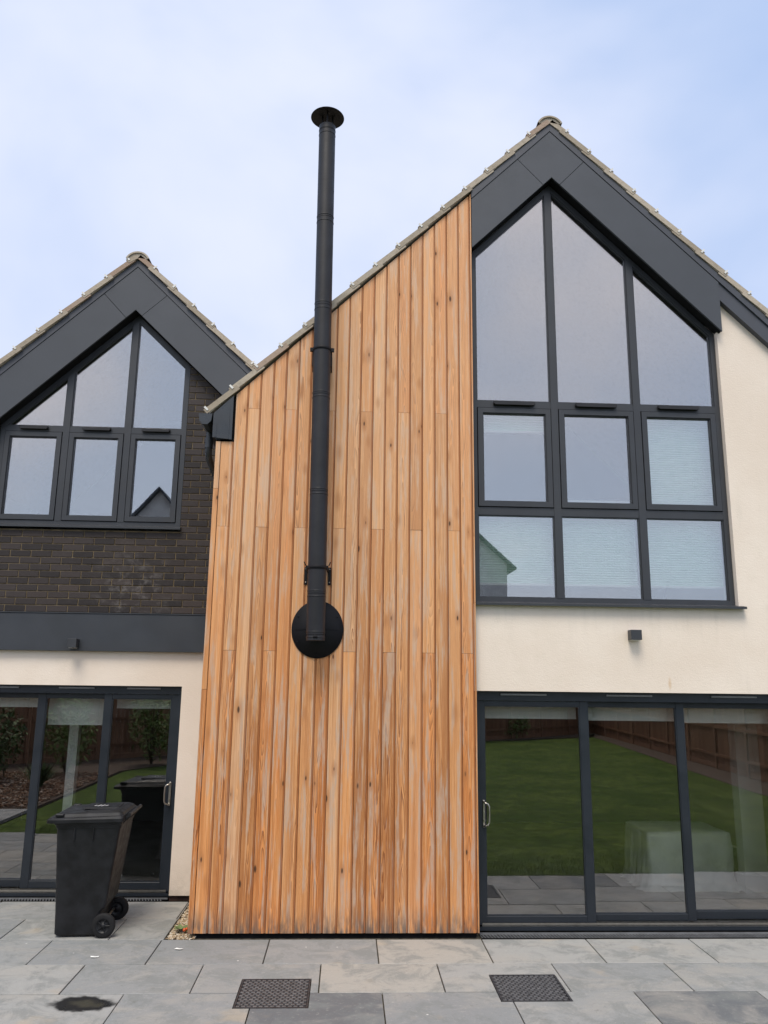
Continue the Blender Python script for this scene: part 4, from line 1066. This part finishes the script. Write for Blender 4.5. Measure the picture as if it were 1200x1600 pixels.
shrub('grass_clump', -6.1, -6.4, .6, .5, 'leafd', 'spiky grass clump growing in the bark chips', 260, True, 'grass clump')
shrub('bamboo', -4.9, -10.9, 1.9, .65, 'leafg', 'tall feathery green bamboo in front of the back fence', 1300)
shrub('shrub', -3.7, -12.3, 1.5, .7, 'leafg', 'yellow green bushy shrub before the back fence left of its middle', 1100)
shrub('shrub', -2.2, -13.9, 1.3, .6, 'leafd', 'low dark shrub before the middle of the back fence', 900)
shrub('shrub', 6.3, -23.0, .9, .8, 'leafg', 'low green shrub near the far right end of the back fence', 900)
# trees beyond the fence darken the corner of the left doors' mirror view
def tree(x, y, h, label):
    o = empty('garden_tree', label, 'tree', (x, y, 0), 'trees beyond the fence'); s = MB(); s.tube([(0, 0, 0), (.1, 0, h*.3), (0, .1, h*.6), (.1, .1, h*.85)], [.16, .12, .08, .03], 10)
    for k in range(7):
        t = k*2.4; z = h*(.35+.06*k); s.tube([(0, 0, z), (.8*math.cos(t), .8*math.sin(t), z+.5), (1.3*math.cos(t), 1.3*math.sin(t), z+.9)], [.05, .03, .01], 6)
    s.build('trunk', 'bark2', o); s = MB()
    for k in range(3800):
        while True:
            v = Vector((random.uniform(-1, 1), random.uniform(-1, 1), random.uniform(-1, 1)))
            if v.length < 1 and noise.noise(v*2.6+Vector((x, y, 0))) > -.1: break
        leaf(s, Vector((v.x*h*.36, v.y*h*.36, h*.64+v.z*h*.36)), Vector((random.gauss(0, 1), random.gauss(0, 1), random.gauss(0, .7))), Vector((random.gauss(0, .5), random.gauss(0, .5), 1)).normalized(), random.uniform(.14, .24), .05, T3(), 2)
    s.build('crown', 'leafd', o, fix=False)
tree(-12.5, -6.5, 4.6, 'small dark leafy tree beyond the left garden fence')
def neighbour(xc, hw, eave, ridge, y0, y1, label):
    o = empty('neighbour_house', label, 'house', (xc, y0, 0), 'houses beyond the garden'); s = MB()
    s.prism([(-hw, 0), (hw, 0), (hw, eave), (0, ridge), (-hw, eave)], 0, y1-y0); s.build('wall', 'nbrick', o)
    s = MB(); sl2 = (ridge-eave)/hw
    for sg in (-1, 1):
        n = 16
        for k in range(n):
            a, b = k/n, (k+1)/n+.01; xa, xb = sg*a*(hw+.35), sg*b*(hw+.35); za, zb = ridge-abs(xa)*sl2+.04, ridge-abs(xb)*sl2+.04
            pts = [(xa, za), (xb, zb+.03), (xb, zb+.13), (xa, za+.10)]
            s.prism(pts, -.35, y1-y0+.35, tone=T3())
    s.build('roof', 'nroof', o)
    for px, pz in ((-hw*.5, eave*.62), (hw*.5, eave*.62), (-hw*.5, eave*.2), (hw*.5, eave*.2)):
        s = MB(); s.ring([(px-.6, pz), (px+.6, pz), (px+.6, pz+1.2), (px-.6, pz+1.2)], [(px-.52, pz+.08), (px+.52, pz+.08), (px+.52, pz+1.12), (px-.52, pz+1.12)], y1-y0-.02, y1-y0+.05); s.box(px-.04, px+.04, y1-y0, y1-y0+.04, pz+.08, pz+1.12)
        f_ = s.build('window', 'white', o); s = MB(); s.box(px-.52, px+.52, y1-y0+.002, y1-y0+.02, pz+.08, pz+1.12); s.build('pane', 'dframe', f_)
neighbour(4.2, 3.15, 7.45, 10.4, -37, -28.2, 'grey green gabled house beyond the fence, behind the lawn')
neighbour(-9.45, 3.0, 7.6, 11.1, -38, -28.2, 'dark roofed gabled house beyond the left part of the back fence')
